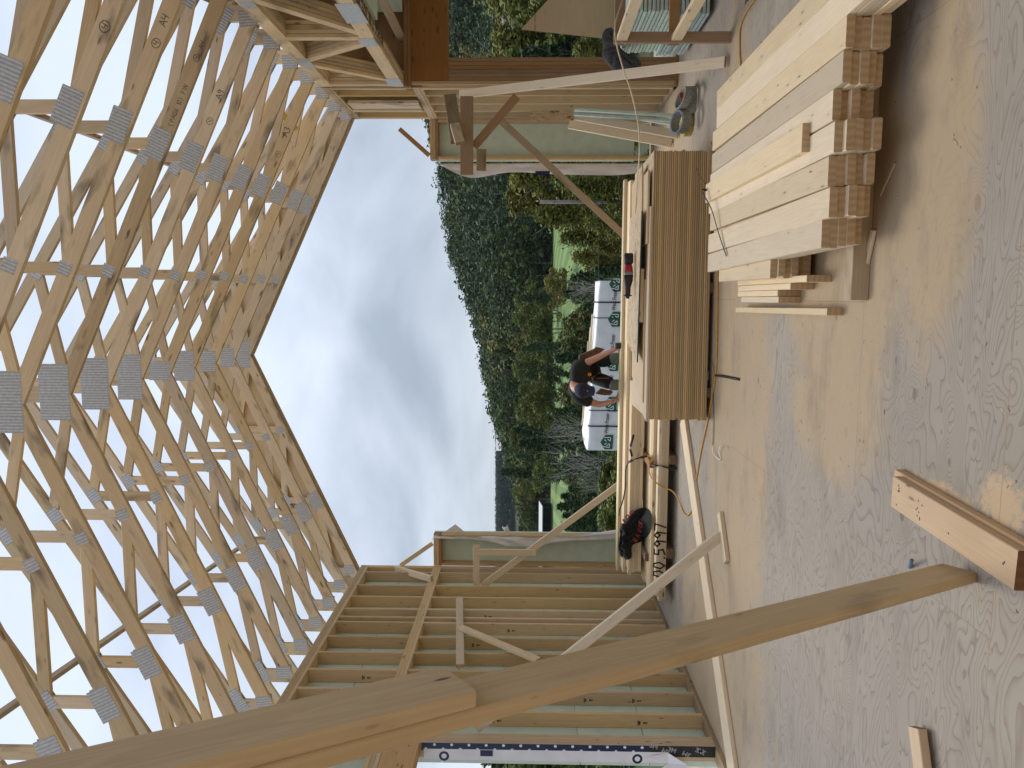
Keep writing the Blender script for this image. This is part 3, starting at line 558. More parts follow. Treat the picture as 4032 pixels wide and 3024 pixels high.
# long diagonal and lateral braces through the webs
beam('truss_brace', V((1.33, 4.0, EYE+3.66)), V((1.30, 10.6, EYE+3.66)), .05, .038, (0, 0, 1), M['oldw'], label='brown lateral brace running the length of the roof through the right-hand webs', cat='brace')
a = W(0, 2812, y=4.85); b_ = W(966, 2140, y=10.3); beam('truss_brace', a+(a-b_)*.1, b_, .06, .038, (0, 0, 1), M['oldw'], label='weathered diagonal brace climbing through the left-hand truss webs', cat='brace')
t = thing('truss_spacer', 'yellow printed wooden strip numbered 10 laid across the far right trusses', 'wood strip', W(975, 430, y=9.3))
a = W(1085, 420, y=9.1); b_ = W(1165, 510, y=9.35); sp_ = beam('strip', a, b_, .085, .012, (0, 0, 1), plain('yellow_print', (.60, .36, .02), .6), t)
ww = WM[sp_.name]; strokes('print', '10', ww @ V((.1, -.03, .0064)), (ww.to_3x3() @ V((1, 0, 0))), (ww.to_3x3() @ V((0, 1, 0))), .06, M['ink'], sp_, .2)
# ================================================================== GIRDER TRUSS on the right
G = thing('girder_truss', 'four-ply girder truss with large plates spanning in depth on the right', 'truss', (XR+.07, 9.1, 3.14))
gy0, gy1 = 1.2, 9.16
for q in range(4):
    x = XR+.019+.0395*q
    for nm, z0, z1 in (('top_chord', 3.972, 4.11), ('bottom_chord', 3.145, 3.285)): cbox(nm, (x-.019, gy0, z0+.0006*q), (x+.0188, gy1, z1), M['truss'] if q < 3 else M['oldw'], G, along=1)
    zb_, zt_ = 3.215, 4.04
    nodes = [(9.10, zb_, 9.10, zt_), (8.30, zt_, 8.98, zb_), (8.22, zt_, 7.62, zb_), (7.50, zb_, 7.50, zt_), (7.42, zb_, 6.45, zt_), (6.30, zt_, 6.30, zb_), (6.22, zt_, 5.4, zb_), (5.3, zb_, 4.3, zt_), (4.2, zt_, 3.2, zb_)]
    for i, (ya, za, yb, zb2) in enumerate(nodes):
        A, B = V((x, ya, za)), V((x, yb, zb2)); beam('web', A, B, .089, .0355, (B-A).cross(V((1, 0, 0))), M['truss'], G, c=.002)
for (yc, z, a, b_) in ((8.98, 3.225, .30, .17), (7.60, 3.235, .22, .15), (6.85, 3.215, .46, .19), (8.25, 4.02, .34, .13), (6.55, 4.03, .34, .13), (5.35, 3.22, .35, .17)):
    beam('connector_plate', V((XR-.0012, yc-a/2, z)), V((XR-.0012, yc+a/2, z)), b_, .0024, (0, 0, 1), M['plate'], G, c=0)
strokes('marker_writing', 'NPAQ6 FIN 305 NF 7A9 P6', V((XR+.15, 7.9, 3.1445)), (0, -1, 0), (-1, 0, 0), .10, M['ink'], G, .14)
# foam offcut on the girder
cbox('foam_offcut', (XR+.185, 7.05, 3.13), (XR+.40, 7.55, 3.165), M['foam'], label='pale green foam offcut lying on the bottom chord of the girder truss', cat='foam board')
cbox('foam_sheet', (XR+.8, 7.3, 3.14), (XR+1.3, 9.1, 4.0), M['foam'], label='pale green foam sheet standing behind the girder truss webs', cat='foam board', c=.002)
# ================================================================== WING WALL with opening
wy = 9.165
ww_ = thing('wing_wall', 'brown framed wall of the right wing with a wide opening under a dark header', 'wall', (2.9, wy, 0))
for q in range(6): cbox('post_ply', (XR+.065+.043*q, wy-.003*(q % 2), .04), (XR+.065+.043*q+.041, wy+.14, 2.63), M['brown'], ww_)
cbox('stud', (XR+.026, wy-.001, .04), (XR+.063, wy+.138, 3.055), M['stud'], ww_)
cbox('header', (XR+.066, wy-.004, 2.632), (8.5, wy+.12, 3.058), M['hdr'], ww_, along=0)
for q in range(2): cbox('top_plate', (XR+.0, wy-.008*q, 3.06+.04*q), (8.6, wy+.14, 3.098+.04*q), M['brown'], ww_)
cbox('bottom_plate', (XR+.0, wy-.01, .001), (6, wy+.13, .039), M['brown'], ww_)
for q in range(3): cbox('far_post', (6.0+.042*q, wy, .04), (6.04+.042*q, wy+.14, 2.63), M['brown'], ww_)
# sheathed wing roof and its trusses
wr_ = thing('wing_roof', 'dark sheathed roof of the right wing seen from below', 'roof', (5, 9, 3.2))
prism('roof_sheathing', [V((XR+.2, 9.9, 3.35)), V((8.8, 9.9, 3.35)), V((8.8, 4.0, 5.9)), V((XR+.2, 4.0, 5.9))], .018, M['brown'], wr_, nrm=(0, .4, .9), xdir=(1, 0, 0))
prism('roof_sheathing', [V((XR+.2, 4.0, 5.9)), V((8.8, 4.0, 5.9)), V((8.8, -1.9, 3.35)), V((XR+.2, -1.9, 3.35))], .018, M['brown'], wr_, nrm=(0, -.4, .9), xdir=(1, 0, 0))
for i in range(7):
    x = XR+.55+.61*i; cbox('ceiling_joist', (x, -1.5, 3.14), (x+.038, 9.3, 3.23), M['truss'], wr_, along=1)
    beam('rafter', V((x+.06, 9.7, 3.37)), V((x+.06, 4.05, 5.81)), .14, .038, (0, .4, .9), M['truss'], wr_)
    A, B = V((x+.02, 8.0, 3.2)), V((x+.02, 6.9, 4.5)); beam('web', A, B, .089, .036, (B-A).cross(V((1, 0, 0))), M['truss'], wr_)
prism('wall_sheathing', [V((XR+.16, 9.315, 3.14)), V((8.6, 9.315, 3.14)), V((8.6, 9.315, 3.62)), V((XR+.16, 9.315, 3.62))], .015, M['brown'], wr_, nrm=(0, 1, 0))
cbox('gable_sheathing', (8.8, -1.8, 2.5), (8.82, 9.9, 5.9), M['brown'], wr_, along=1)
# unseen house walls and gable, added to cut the light from behind the camera
rh = thing('rear_light_screen', 'unseen plywood house walls behind the viewpoint, added to cut light from the rear', 'house', (XRID, -3, 0))
cbox('added_rear_wall', (XL-.2, -3.06, 0), (XR+6.5, -3.04, 4.2), M['ply'], rh, along=0)
prism('added_rear_gable', [V((XL-.2, -3.05, 4.2)), V((XR+.2, -3.05, 4.2)), V((XRID, -3.05, 6.5))], .015, M['ply'], rh, nrm=(0, 1, 0))
cbox('added_side_wall', (XL-.16, -3.03, 0), (XL-.14, 1.55, 4.11), M['ply'], rh, along=1)
for i in range(9): cbox('stud', (XL-.138, -2.9+.5*i, .04), (XL-.002, -2.862+.5*i, 2.93), M['stud'], rh)
# boards left on the upper right wall
a = thing('standing_boards', 'short wide boards standing on edge in the upper right wall', 'boards', (XR-.02, 9.9, 3.06))
cbox('board', (XR-.045, 9.75, 3.06), (XR-.006, 10.02, 3.93), M['truss'], a); cbox('board', (XR-.06, 10.06, 3.06), (XR-.02, 10.10, 3.94), M['lumber'], a)
# ================================================================== BRACES
def brace(label, A, B, w_=.089, t_=.038, side=(0, 0, 1), mat='lumber', cat='brace', name='wall_brace', **k): return beam(name, A, B, w_, t_, side, M[mat], label=label, cat=cat, **k)
A = W(2842, 2108, z=.02); A.y = A.y; B = W(1875, 2868, x=XL+.02)
brace('pale 2x4 brace running from the floor block up to the left stud wall', A+V((0, 0, .01)), B, side=(0, 0, 1))
p0 = W(2836, 2016+5, z=.019); p1 = W(2862, 2215, z=.019)
beam('floor_block', p0, p1, .089, .037, (0, 1, 0), M['lumber'], label='short pale 2x4 block nailed flat to the floor at the foot of the left brace', cat='wood block')
y3 = 10.2
brace('pale 2x4 brace across the left end of the open gable', W(2470, 1885, y=y3), W(1900, 2306, y=y3), side=(0, 0, 1))
brace('short pale stick hanging across the left brace below its cross piece', W(1866, 2174, y=y3-.04), W(2110, 2176, y=y3-.04), side=(1, 0, 0), name='upright_cleat', cat='cleat')
brace('short horizontal cross piece above the left brace', W(1876, 2146, y=y3+.0), W(1876, 2312, y=y3+.0), side=(0, 0, 1), name='cross_cleat', cat='cleat')
a = W(1809, 2358, x=XL+.02); b_ = W(1812, 2622, x=XL+.02)
brace('pale 2x4 ledger nailed level across the studs of the left wall', a, b_, side=(0, 0, 1), name='ledger', cat='ledger')
brace('diagonal 2x4 brace dropping from the wall ledger behind the big leaning post', W(1812, 2470, x=XL+.06), W(2120, 2600, x=XL+.06), side=(0, 0, 1))
brace('thin pale brace from the left wall end up to the side wall', W(1577, 2226, y=YE+.03), W(1702, 2140, y=YE+.03), .06, .03)
brace('short board lying askew on the middle plates at the left corner', W(1555, 2238, y=10.75), W(1700, 2280, y=10.2), .089, .038, (1, 0, 0), name='loose_board', cat='board')
brace('thin brown brace from the right side wall down to the right wall end', W(1573, 508, y=YE-.02), W(1690, 612, y=YE-.02), .06, .03, mat='brown')
brace('knotty brown 2x4 brace leaning from right corner down behind plywood stack', W(1955, 460, y=9.85), W(2590, 1050, y=10.2), .089, .038, (0, 0, 1), mat='oldw')
brace('long pale 2x4 prop from scaffold bracket down to the floor before the studs', W(1812, 372, y=8.95), W(2856, 244, z=.03), .089, .038, (1, 0, 0), mat='lumber')
# scaffold bracket on the wing corner
sb = thing('scaffold_bracket', 'brown timber bracket with knee brace sticking out from the right corner post', 'bracket', W(1838, 400, y=8.6))
A = W(1838, 380, y=8.6); B = W(1838, 688, y=8.6); beam('arm', A, B, .14, .038, (0, 0, 1), M['brown'], sb)
beam('arm', A+V((-.5, .3, -.14)), B+V((.09, .3, -.14)), .11, .038, (0, 0, 1), M['oldw'], sb)
beam('knee_brace', W(1866, 578, y=8.64), W(2035, 380, y=8.64), .089, .038, (0, 0, 1), M['brown'], sb)
beam('ledger', W(1772, 376, y=9.1), W(1800, 560, y=8.5), .14, .038, (0, 0, 1), M['oldw'], sb); beam('ledger', W(1790, 490, y=8.55), W(1812, 565, y=8.3), .10, .038, (0, 0, 1), M['truss'], sb)
# leaning post in the foreground
d = V((.104, -.7414, 1)).normalized(); foot = V((-1.060, 2.903, 0)); P = foot+V((0, 0, .03))
view = V((0, 0, EYE))-(P+d*1.6); view = (view-d*view.dot(d)).normalized(); nwide = view*math.cos(1.0558)+d.cross(view)*math.sin(1.0558); side = d.cross(nwide)
T = thing('leaning_post', 'large doubled 2x6 prop leaning across the near left of the picture', 'prop', foot)
beam('lower_plank', P, P+d*3.7, .14, .038, side, M['post'], T, c=.004)
q = P+d*2.27+nwide*.0385+side*0; beam('upper_plank', q, q+d*2.0, .14, .038, side, M['post'], T, c=.004)
# nailed foot block
B_ = thing('foot_block', 'reddish doubled 2x6 block nailed to the floor at the foot of the leaning post', 'wood block', (-.92, 2.5, 0))
a, b_ = W(3985, 2238, z=.077), W(3512, 1935, z=.077); dd = (b_-a).normalized(); sd2 = V((0, 0, 1)).cross(dd)
beam('top_board', V((a.x, a.y, .0575))-dd*.02, V((b_.x, b_.y, .0575)), .14, .038, sd2, M['red'], B_)
beam('bottom_board', V((a.x, a.y, .0190))-dd*.02-sd2*.012, V((b_.x, b_.y, .0190))+dd*.07-sd2*.012, .14, .0375, sd2, M['red'], B_)
rr_ = random.Random(4)
for i in range(17): 
    u_ = rr_.choice([.06, .1, .35, .4, .62, .66, .8, .82])+rr_.uniform(-.02, .02); s_ = rr_.uniform(-.05, .05); p = V((a.x, a.y, .0768))+dd*u_+sd2*s_; nd = disc('nail_head', p, .0045, (1, 0, 0), M['black'], B_); nd.matrix_basis = Matrix.Translation(p-V((-.92, 2.5, 0)))
t = W(3960, 3024, z=.02); a = W(3612, 2865, z=.038); b_ = W(3640, 3080, z=.038)
beam('floor_block', a, b_+(b_-a)*.3, .089, .038, V((0, 1, 0)), M['red'], label='weathered mitred 2x4 block fixed to the floor at the near left edge', cat='wood block')
# ================================================================== STACKS
# tall stack of plywood
PA, PB = W(2806, 583, z=.05), W(2777, 1654, z=.05); ang = math.atan2(PB.y-PA.y, PB.x-PA.x)+math.pi
ux = (PA-PB).normalized(); uy = V((-ux.y, ux.x, 0))
rp = random.Random(3)
for i, x in enumerate((.25, 1.22, 2.2)):
    p = PB+ux*x; p.z = .0195; beam('bearer', p+uy*.02, p+uy*1.2, .089, .037, ux, M['oldw'], label='flat 2x4 bearer under the plywood stack, %s from the left' % ORD[i], cat='bearer', group='bearers under the plywood stack')
NS = 29; th = .0185
me_ply = None
for i in range(NS):
    j = rp.uniform(-.006, .006) + (.012 if i == 14 else 0); k = rp.uniform(-.004, .004); z = .04+th*i
    o0 = PB+ux*j+uy*k; mw = Matrix((ux, uy, V((0, 0, 1)))).transposed().to_4x4(); mw.translation = V((o0.x, o0.y, z))
    if me_ply is None:
        tmp = mesh_obj('plywood_sheet', [(0, 0, 0), (2.44, 0, 0), (2.44, 1.22, 0), (0, 1.22, 0), (0, 0, .0172), (2.44, 0, .0172), (2.44, 1.22, .0172), (0, 1.22, .0172)],
                 [(0, 1, 2, 3), (4, 5, 6, 7), (0, 1, 5, 4), (1, 2, 6, 5), (2, 3, 7, 6), (3, 0, 4, 7)], M['plyedge'], mw=mw); me_ply = tmp.data; o = tmp
    else: o = bpy.data.objects.new('plywood_sheet', me_ply); link(o, mw)
    tag(o, 'plywood sheet with layered brown edge, %s from the top of the tall stack' % ORD[NS-1-i], 'plywood sheet', 'plywood sheets in the tall stack')
zt0 = .04+th*NS
def slab(name, pts, z, t_, mat, label, cat, edge=None, xdir=None):
    return prism(name, [V((p.x, p.y, z)) for p in pts], t_, mat, nrm=(0, 0, 1), label=label, cat=cat, xdir=xdir or ux)
z1 = zt0+.002
slab('loose_plywood', [PB+ux*(-.02)+uy*.02, PB+ux*1.95-uy*.01, PB+ux*1.98+uy*1.15, PB+ux*.20+uy*1.18], z1, .018, M['ply'], 'loose pale plywood sheet lying askew on top of the tall stack', 'plywood sheet')
slab('loose_plywood', [PB+ux*.14+uy*.16, PB+ux*1.3+uy*.16, PB+ux*1.3+uy*.95, PB+ux*.33+uy*.95], z1+.02, .012, M['ply'], 'smaller plywood offcut on the left of the tall stack', 'plywood offcut')
slab('loose_plywood', [PB+ux*1.62+uy*.05, PB+ux*2.28+uy*.05, PB+ux*2.28+uy*.5, PB+ux*1.62+uy*.5], z1+.02, .018, M['ply'], 'narrow plywood offcut on the right of the tall stack', 'plywood offcut')
slab('loose_plywood', [PB+ux*1.72+uy*.30, PB+ux*2.38+uy*.34, PB+ux*2.30+uy*1.05, PB+ux*1.72+uy*.95], z1+.04, .012, M['ply'], 'warped plywood offcut lying on the narrow one at the right of the stack', 'plywood offcut')
cbox('spacer', PB+ux*.9+uy*.2+V((0, 0, z1+.034-PB.z)), PB+ux*.9+uy*.2+V((.5, .09, z1+.0715-PB.z)), M['lumber'], label='short 2x4 spacer propping the strand board off the stack', cat='spacer')
zo = z1+.073
oo = slab('strand_board', [PB+ux*.52+uy*.22, PB+ux*1.92+uy*.10, PB+ux*1.95+uy*.92, PB+ux*.70+uy*1.02], zo, .011, M['osb'], 'strand board sheet with dark green edge on top of the plywood stack', 'strand board')
A, B = PB+ux*.52+uy*.218, PB+ux*1.92+uy*.098
beam('green_edge', V((A.x, A.y, zo+.0055)), V((B.x, B.y, zo+.0055)), .004, .0125, (0, 1, 0), M['dgreen'], oo, c=0)
for i, (yy, t_) in enumerate(((1.02, 0), (1.12, .0))):
    pass
tb = thing('offcut_pair', 'thin brown rip stuck between the loose sheets left of the strand board', 'offcut', PB)
beam('strip', PB+ux*.28+uy*1.0+V((0, 0, z1+.03-PB.z)), PB+ux*.95+uy*1.0+V((0, 0, z1+.03-PB.z)), .05, .02, uy, M['brown'], tb)
# reciprocating saw on the strand board
sw = thing('reciprocating_saw', 'red and black cordless reciprocating saw lying on the strand board', 'power saw', PB)
ysw = (PB+ux*1.3+uy*.93).y
ysw = 7.62; S0 = W(2494, 998, y=ysw); S1 = W(2478, 1190, y=ysw-.05); zb0 = zo+.011
def loft(name, st, mat, parent, sx, n=14, p=4):
    "superellipse sections: (pos, half width, half height, centre z)"
    vs = []; fs = []
    for (c, a_, b2) in st:
        for k in range(n):
            g = 2*math.pi*k/n; cx = math.copysign(abs(math.cos(g))**(2/p), math.cos(g)); sy = math.copysign(abs(math.sin(g))**(2/p), math.sin(g))
            vs.append(c+sx[1]*cx*a_+sx[2]*sy*b2)
    for i in range(len(st)-1):
        for k in range(n): fs.append((i*n+k, i*n+(k+1) % n, (i+1)*n+(k+1) % n, (i+1)*n+k))
    fs.append(tuple(range(n))); fs.append(tuple(range(len(st)*n-1, (len(st)-1)*n-1, -1)))
    return mesh_obj(name, vs, fs, mat, parent, smooth=True)
sx_ = (S1-S0); SL = sx_.length; sx_ = V((sx_.x, sx_.y, 0)).normalized(); fr_ = (sx_, V((0, 0, 1)).cross(sx_), V((0, 0, 1)))
def S(u, z): return V((S0.x, S0.y, 0))+sx_*u+V((0, 0, zb0+z))
loft('battery_handle', [(S(0, .06), .03, .036), (S(.01, .06), .04, .043), (S(.095, .06), .04, .043), (S(.105, .06), .03, .034)], M['black'], sw, fr_, p=6)
loft('label_plate', [(S(.025, .065)-fr_[1]*.042, .002, .02), (S(.085, .065)-fr_[1]*.042, .002, .02)], M['redt'], sw, fr_, p=8)
loft('red_body', [(S(.10, .06), .022, .026), (S(.125, .06), .032, .036), (S(.165, .06), .034, .042), (S(.18, .06), .034, .043)], M['redp'], sw, fr_)
loft('gearbox', [(S(.18, .06), .035, .043), (S(.215, .06), .035, .043)], M['grey'], sw, fr_)
loft('rubber_nose', [(S(.215, .06), .036, .045), (S(.27, .062), .034, .042), (S(.33, .066), .022, .028), (S(.40, .066), .018, .025), (S(.405, .066), .018, .025)], M['black'], sw, fr_)
loft('shoe', [(S(.405, .066), .03, .04), (S(.415, .066), .03, .038), (S(.42, .066), .012, .018), (S(.44, .066), .010, .015)], M['black'], sw, fr_)
# ---- long lumber stacks behind
rl = random.Random(11)
def lumber_stack(xa, xb, yf, z0, rows, cols, lab, grp, w_=.14, t_=.038, jitter=.04, slots=None, tops=None):
    for r_ in range(rows):
        for c_ in range(cols):
            if slots and (r_, c_) in slots: continue
            a_ = xa+rl.uniform(-jitter, jitter); b2 = xb+rl.uniform(-jitter, jitter); y = yf+c_*(w_+.003)+rl.uniform(-.0012, .0012); z = z0+r_*(t_+.0008)
            yawj = rl.uniform(-.0007, .0007)
            beam('lumber', V((a_, y+w_/2-yawj*2, z+t_/2)), V((b2, y+w_/2+yawj*2, z+t_/2)), w_-.001, t_, (0, 1, 0), M['lumber'],
                 label='2x6 of the %s, %s course up, %s row back' % (lab, ORD[r_], ORD[c_]), cat='lumber', group=grp)
xA, xB = -3.50, 1.30
lumber_stack(xA, xB, 8.62, .092, 4, 6, 'low front lumber stack', 'boards of the low front stack', slots={(3, 0)})
lumber_stack(xA+.10, xB, 9.18, .295, 4, 5, 'raised rear lumber stack', 'boards of the raised rear stack')
lumber_stack(xA+.04, xB+.05, 9.40, .452, 1, 3, 'extra layer on the rear stack', 'boards of the layer on the rear stack')
lumber_stack(xA-.02, xB+.1, 9.66, .492, 1, 1, 'topmost layer of the rear stack', 'boards of the topmost layer')
for i, x in enumerate((-3.0, -1.9, -.4, .9)):
    cbox('bearer', (x, 8.58, .001), (x+.089, 10.2, .089), M['oldw'], label='square bearer under the lumber stacks, %s from the left' % ORD[i], cat='bearer', group='bearers under the lumber stacks', along=1)
xs = W(2700, 1838, y=8.6).x
for i, x in enumerate((-3.15, xs-.045, -.2)):
    cbox('bearer', (x, 8.72 if i == 1 else 8.9, .247), (x+.089, 10.1, .293), M['oldw'] if i != 1 else M['brown'], label=['far left', 'strapped', 'right hand'][i]+' stick separating the front and rear lumber stacks', cat='bearer', along=1)
st = thing('black_strap', 'black steel strap hanging from the strapped stick over the front lumber stack', 'strap', (xs, 8.7, .1))
tube('strap', [(xs, 8.70, .28), (xs, 8.66, .262), (xs+.01, 8.612, .235), (xs, 8.60, .15), (xs-.01, 8.57, .09), (xs-.01, 8.56, .005)], .012, M['black'], st, n=4, flat=.002)
# sprayed number on the front face of the low stack
x0 = W(2640, 2275, y=8.6).x; sn = thing('sprayed_number', 'black sprayed number on the front edge of the low lumber stack', 'painted number', (x0, 8.61, .1))
for ch, dx in zip('00.5997', (0, .85, 1.7, 2.2, 3.05, 3.9, 4.75)): strokes('digit', ch, V((x0+dx*.118, 8.6185-.004, .107)), (1, 0, 0), (0, 0, 1), .125, M['ink'], sn, .14, 1.0)
# measuring tape
tp = thing('measuring_tape', 'yellow tape measure blade stretched along the far edge of the lumber stack', 'tape measure', (-1, 9.6, .53))
A = V((-.6, 9.79, .532)); B = V((xA-.02, 9.79, .532)); beam('blade', A, B, .02, .0012, (0, 1, .4), M['ytape'], tp, c=0)
# extra boards laid along the back edge of the stack
for i, (Y0, Y1, X, z) in enumerate(((750, 2340, 2468, .531),)):
    pass
# jacket
def blob_cloth(name, outline, y_of, z_up, thick, mat, label, cat, seed=1, res=26, parent=None):
    "draped garment: rounded height field over an outline on the stack"
    r = random.Random(seed); C = sum(outline, V())/len(outline); vs = []; fs = []; K = 9; n = len(outline)
    O = smooth_pts(outline+[outline[0]], 4)[:-1]; n = len(O)
    for k in range(K):
        f = 1-(k/(K-1))**1.6
        for i, p in enumerate(O):
            q = C.lerp(p, f if k else 1.0); h = thick*(1-f**3)*(1+.35*math.sin(i*.9+k)+.25*math.sin(i*.37+2*k+seed))+z_up(q); vs.append(V((q.x, q.y, h)))
    for k in range(K-1):
        for i in range(n): fs.append((k*n+i, k*n+(i+1) % n, (k+1)*n+(i+1) % n, (k+1)*n+i))
    fs.append(tuple(range(n)))
    return mesh_obj(name, vs, fs, mat, parent, smooth=True, label=label, cat=cat)
def stack_top(p):
    return .532 if p.y > 9.62 else (.492 if p.y > 9.42 else (.452 if p.y > 9.16 else max(.247, .452-(9.16-p.y)*1.6)))
def onstack(X, Y):
    for z in (.535, .495, .455): 
        p = W(X, Y, z=z)
        if p.y > {.535: 9.55, .495: 9.3, .455: 9.1}[z]: return p
    p = W(X, Y, y=9.14); 
    return p if p.z > .26 else W(X, Y, z=.25)
# jacket front drapes over the rear stack face
jk = thing('jacket', 'black jacket with red letters draped over the lumber stacks', 'jacket', onstack(2500, 2130))
jo = [(2452, 2060), (2500, 2010), (2545, 2000), (2566, 2030), (2562, 2090), (2530, 2130), (2490, 2148), (2486, 2195), (2460, 2202), (2438, 2175), (2444, 2110)]
O = smooth_pts([V((X, Y, 0)) for X, Y in jo]+[V((jo[0][0], jo[0][1], 0))], 5)[:-1]; C_ = V((2500, 2090, 0)); vs = []; fs = []; K = 12; n = len(O)
for k in range(K):
    f = 1-(k/(K-1))*.98
    for i, p in enumerate(O):
        q = C_.lerp(p, f); w3 = onstack(q.x, q.y); bul = .075*(1-f**4)*(1+.3*math.sin(i*.8+k*1.1)+.25*math.sin(i*.31-k*.9)); w3 = w3+V((0, -bul*.8, bul)); vs.append(w3)
for k in range(K-1):
    for i in range(n): fs.append((k*n+i, k*n+(i+1) % n, (k+1)*n+(i+1) % n, (k+1)*n+i))
mesh_obj('jacket_cloth', vs, fs, M['cloth'], jk, smooth=True)
def letters_along(s, pts, size, off, mat, parent):
    for ch, (X, Y), (dx, dy) in zip(s, pts[:-1], [(b_[0]-a[0], b_[1]-a[1]) for a, b_ in zip(pts[:-1], pts[1:])]):
        p = onstack(X, Y)+V((0, -off, off*.9)); q = onstack(X+dx, Y+dy)+V((0, -off, off*.9)); d_ = (q-p).normalized(); nrm = V((0, -.75, .66)); up = nrm.cross(d_)
        text_obj('letter', ch, p, d_, up, size, mat, parent, thick=.004, bold=.002)
letters_along('BRUCE', [(2524, 2128), (2536, 2110), (2544, 2092), (2548, 2074), (2550, 2060), (2552, 2045)], .075, .085, M['redt'], jk)
letters_along('PROUD', [(2468, 2066), (2476, 2052), (2486, 2040), (2496, 2030), (2506, 2020), (2516, 2012)], .06, .07, M['redt'], jk)
# long plank on the floor
A = W(2700, 1655, z=.02); B = W(2905, 3090, z=.02); dd = (B-A).normalized()
beam('long_plank', A+V((0, .12, .0)), B+V((0, .12, 0)), .235, .037, (0, 1, 0), M['lumber'], label='long wide pale plank lying on the floor towards the left wall', cat='plank')
# ---- big pile of 2x6 with near ends towards the camera
rb = random.Random(21)
cols = 9; WD = .1425
P0 = W(3275, 62, y=3.56); xR0 = P0.x; yN = [3.56, 3.58, 3.66, 3.60, 3.66, 3.66, 3.74]
for c_ in range(cols):
    for r_ in range(5):
        x = xR0-.072-WD*c_ if c_ < 7 else xR0+.072+WD*(c_-7)
        y0 = (yN[c_] if c_ < 7 else 3.02)+rb.uniform(-.03, .03); y1 = 6.04+rb.uniform(-.05, .05)-(0 if c_ < 7 else .12)
        top = r_ == 4
        z = .125+r_*.0385-(.0 if c_ < 4 else .004*(c_-3) if c_ < 7 else 0)
        if c_ == 3 and top: y0 += .03
        a = V((x+rb.uniform(-.004, .004)+(.004*(5-r_) if c_ == 6 else 0), y0, z+.019)); b_ = V((x+rb.uniform(-.012, .012)-.035*(c_/6 if c_ < 7 else 0), y1, z+.019))
        beam('lumber', a, b_, .1395, .038, (1, 0, 0), M['lumber'], c=.0045, label='2x6 in the big floor pile, %s course up, %s column %s' % (ORD[r_], ORD[c_ if c_ < 7 else c_-7], 'from its step' if c_ < 7 else 'of its longer right block'), cat='lumber', group='2x6 boards of the big floor pile')
xx = xR0-.072-WD*3
beam('lumber', V((xx+.055, 3.93, .337)), V((xx+.05, 6.0, .337)), .139, .038, (1, 0, 0), M['lumber'], label='single extra 2x6 lying on top of the big floor pile', cat='lumber')
cbox('bearer', (xR0-1.24, 3.90, .001), (xR0+.5, 3.99, .089), M['oldw'], label='weathered 4x4 bearer sticking out from under the near end of the big pile', cat='bearer')
cbox('bearer', (xR0-1.1, 5.5, .001), (xR0+.5, 5.59, .089), M['oldw'], label='4x4 bearer under the far end of the big pile', cat='bearer')
cbox('bearer', (xR0-.95, 3.905, .0895), (xR0+.5, 3.985, .123), M['oldw'], label='thin packing strip on the near bearer of the big pile', cat='bearer'); cbox('bearer', (xR0-.95, 5.505, .0895), (xR0+.5, 5.585, .123), M['oldw'], label='thin packing strip on the far bearer of the big pile', cat='bearer')
# column of short offcuts and boards standing on edge
for i in range(7):
    z = .0195+.0388*i; y0 = 4.62-.03*(i % 2)+(0 if i > 0 else .1); x = W(3036, 1050, z=.25).x
    beam('offcut', V((x+.012*((i*3) % 2), y0+(.02 if i < 2 else 0), z)), V((x+.012*((i*3) % 2), 5.85 if i > 4 else 5.5, z)), .139, .038, (1, 0, 0), M['lumber'], label='short 2x6 offcut, %s up in the little column beside the big pile' % ORD[i], cat='offcut', group='column of short offcuts')
for i, (Ya, Yb, Xn, Xf, h) in enumerate(((1084, 1114, 3276, 2905, .14), (1122, 1145, 3206, 2907, .14), (1150, 1172, 3151, 2905, .14), (1175, 1198, 3155, 2918, .14), (1190, 1212, 3324, 2897, .089))):
    n0 = W(Xn, (Ya+Yb)/2+3, z=0); 
    f0 = W(Xf, (1128+ (i-0)*22+ (10 if i == 4 else 0)), z=h); A = V((n0.x, n0.y, h/2+.001)); B = V((n0.x+(f0.x-n0.x)*.0+.0, f0.y, h/2+.001))
    if i == 4: B.x -= .05
    A.x = -.0+.098-.0405*i-(.02 if i == 4 else 0); B.x = A.x-.004-(.02 if i == 4 else 0)+.0
    beam('edge_board', A, B, h, .038, (0, 0, 1), M['lumber'], label='%s board standing on edge left of the big pile, %s' % ('2x4' if i == 4 else '2x6', ['against the offcut column', 'second from the offcut column', 'third from the offcut column', 'fourth from the offcut column', 'leftmost and longest'][i]), cat='board', group='boards standing on edge' if i < 4 else None)
beam('splinter', W(3408, 1060, z=.012), W(3440, 905, z=.012), .035, .018, (1, 0, 0), M['lumber'], label='thin broken rip of wood on the floor below the near end of the big pile', cat='wood strip')
beam('splinter', W(3466, 770, z=.008), W(3525, 640, z=.004), .02, .006, (1, 0, 0), M['ply'], label='ragged splinter on the floor in the shadow of the big pile', cat='wood strip')
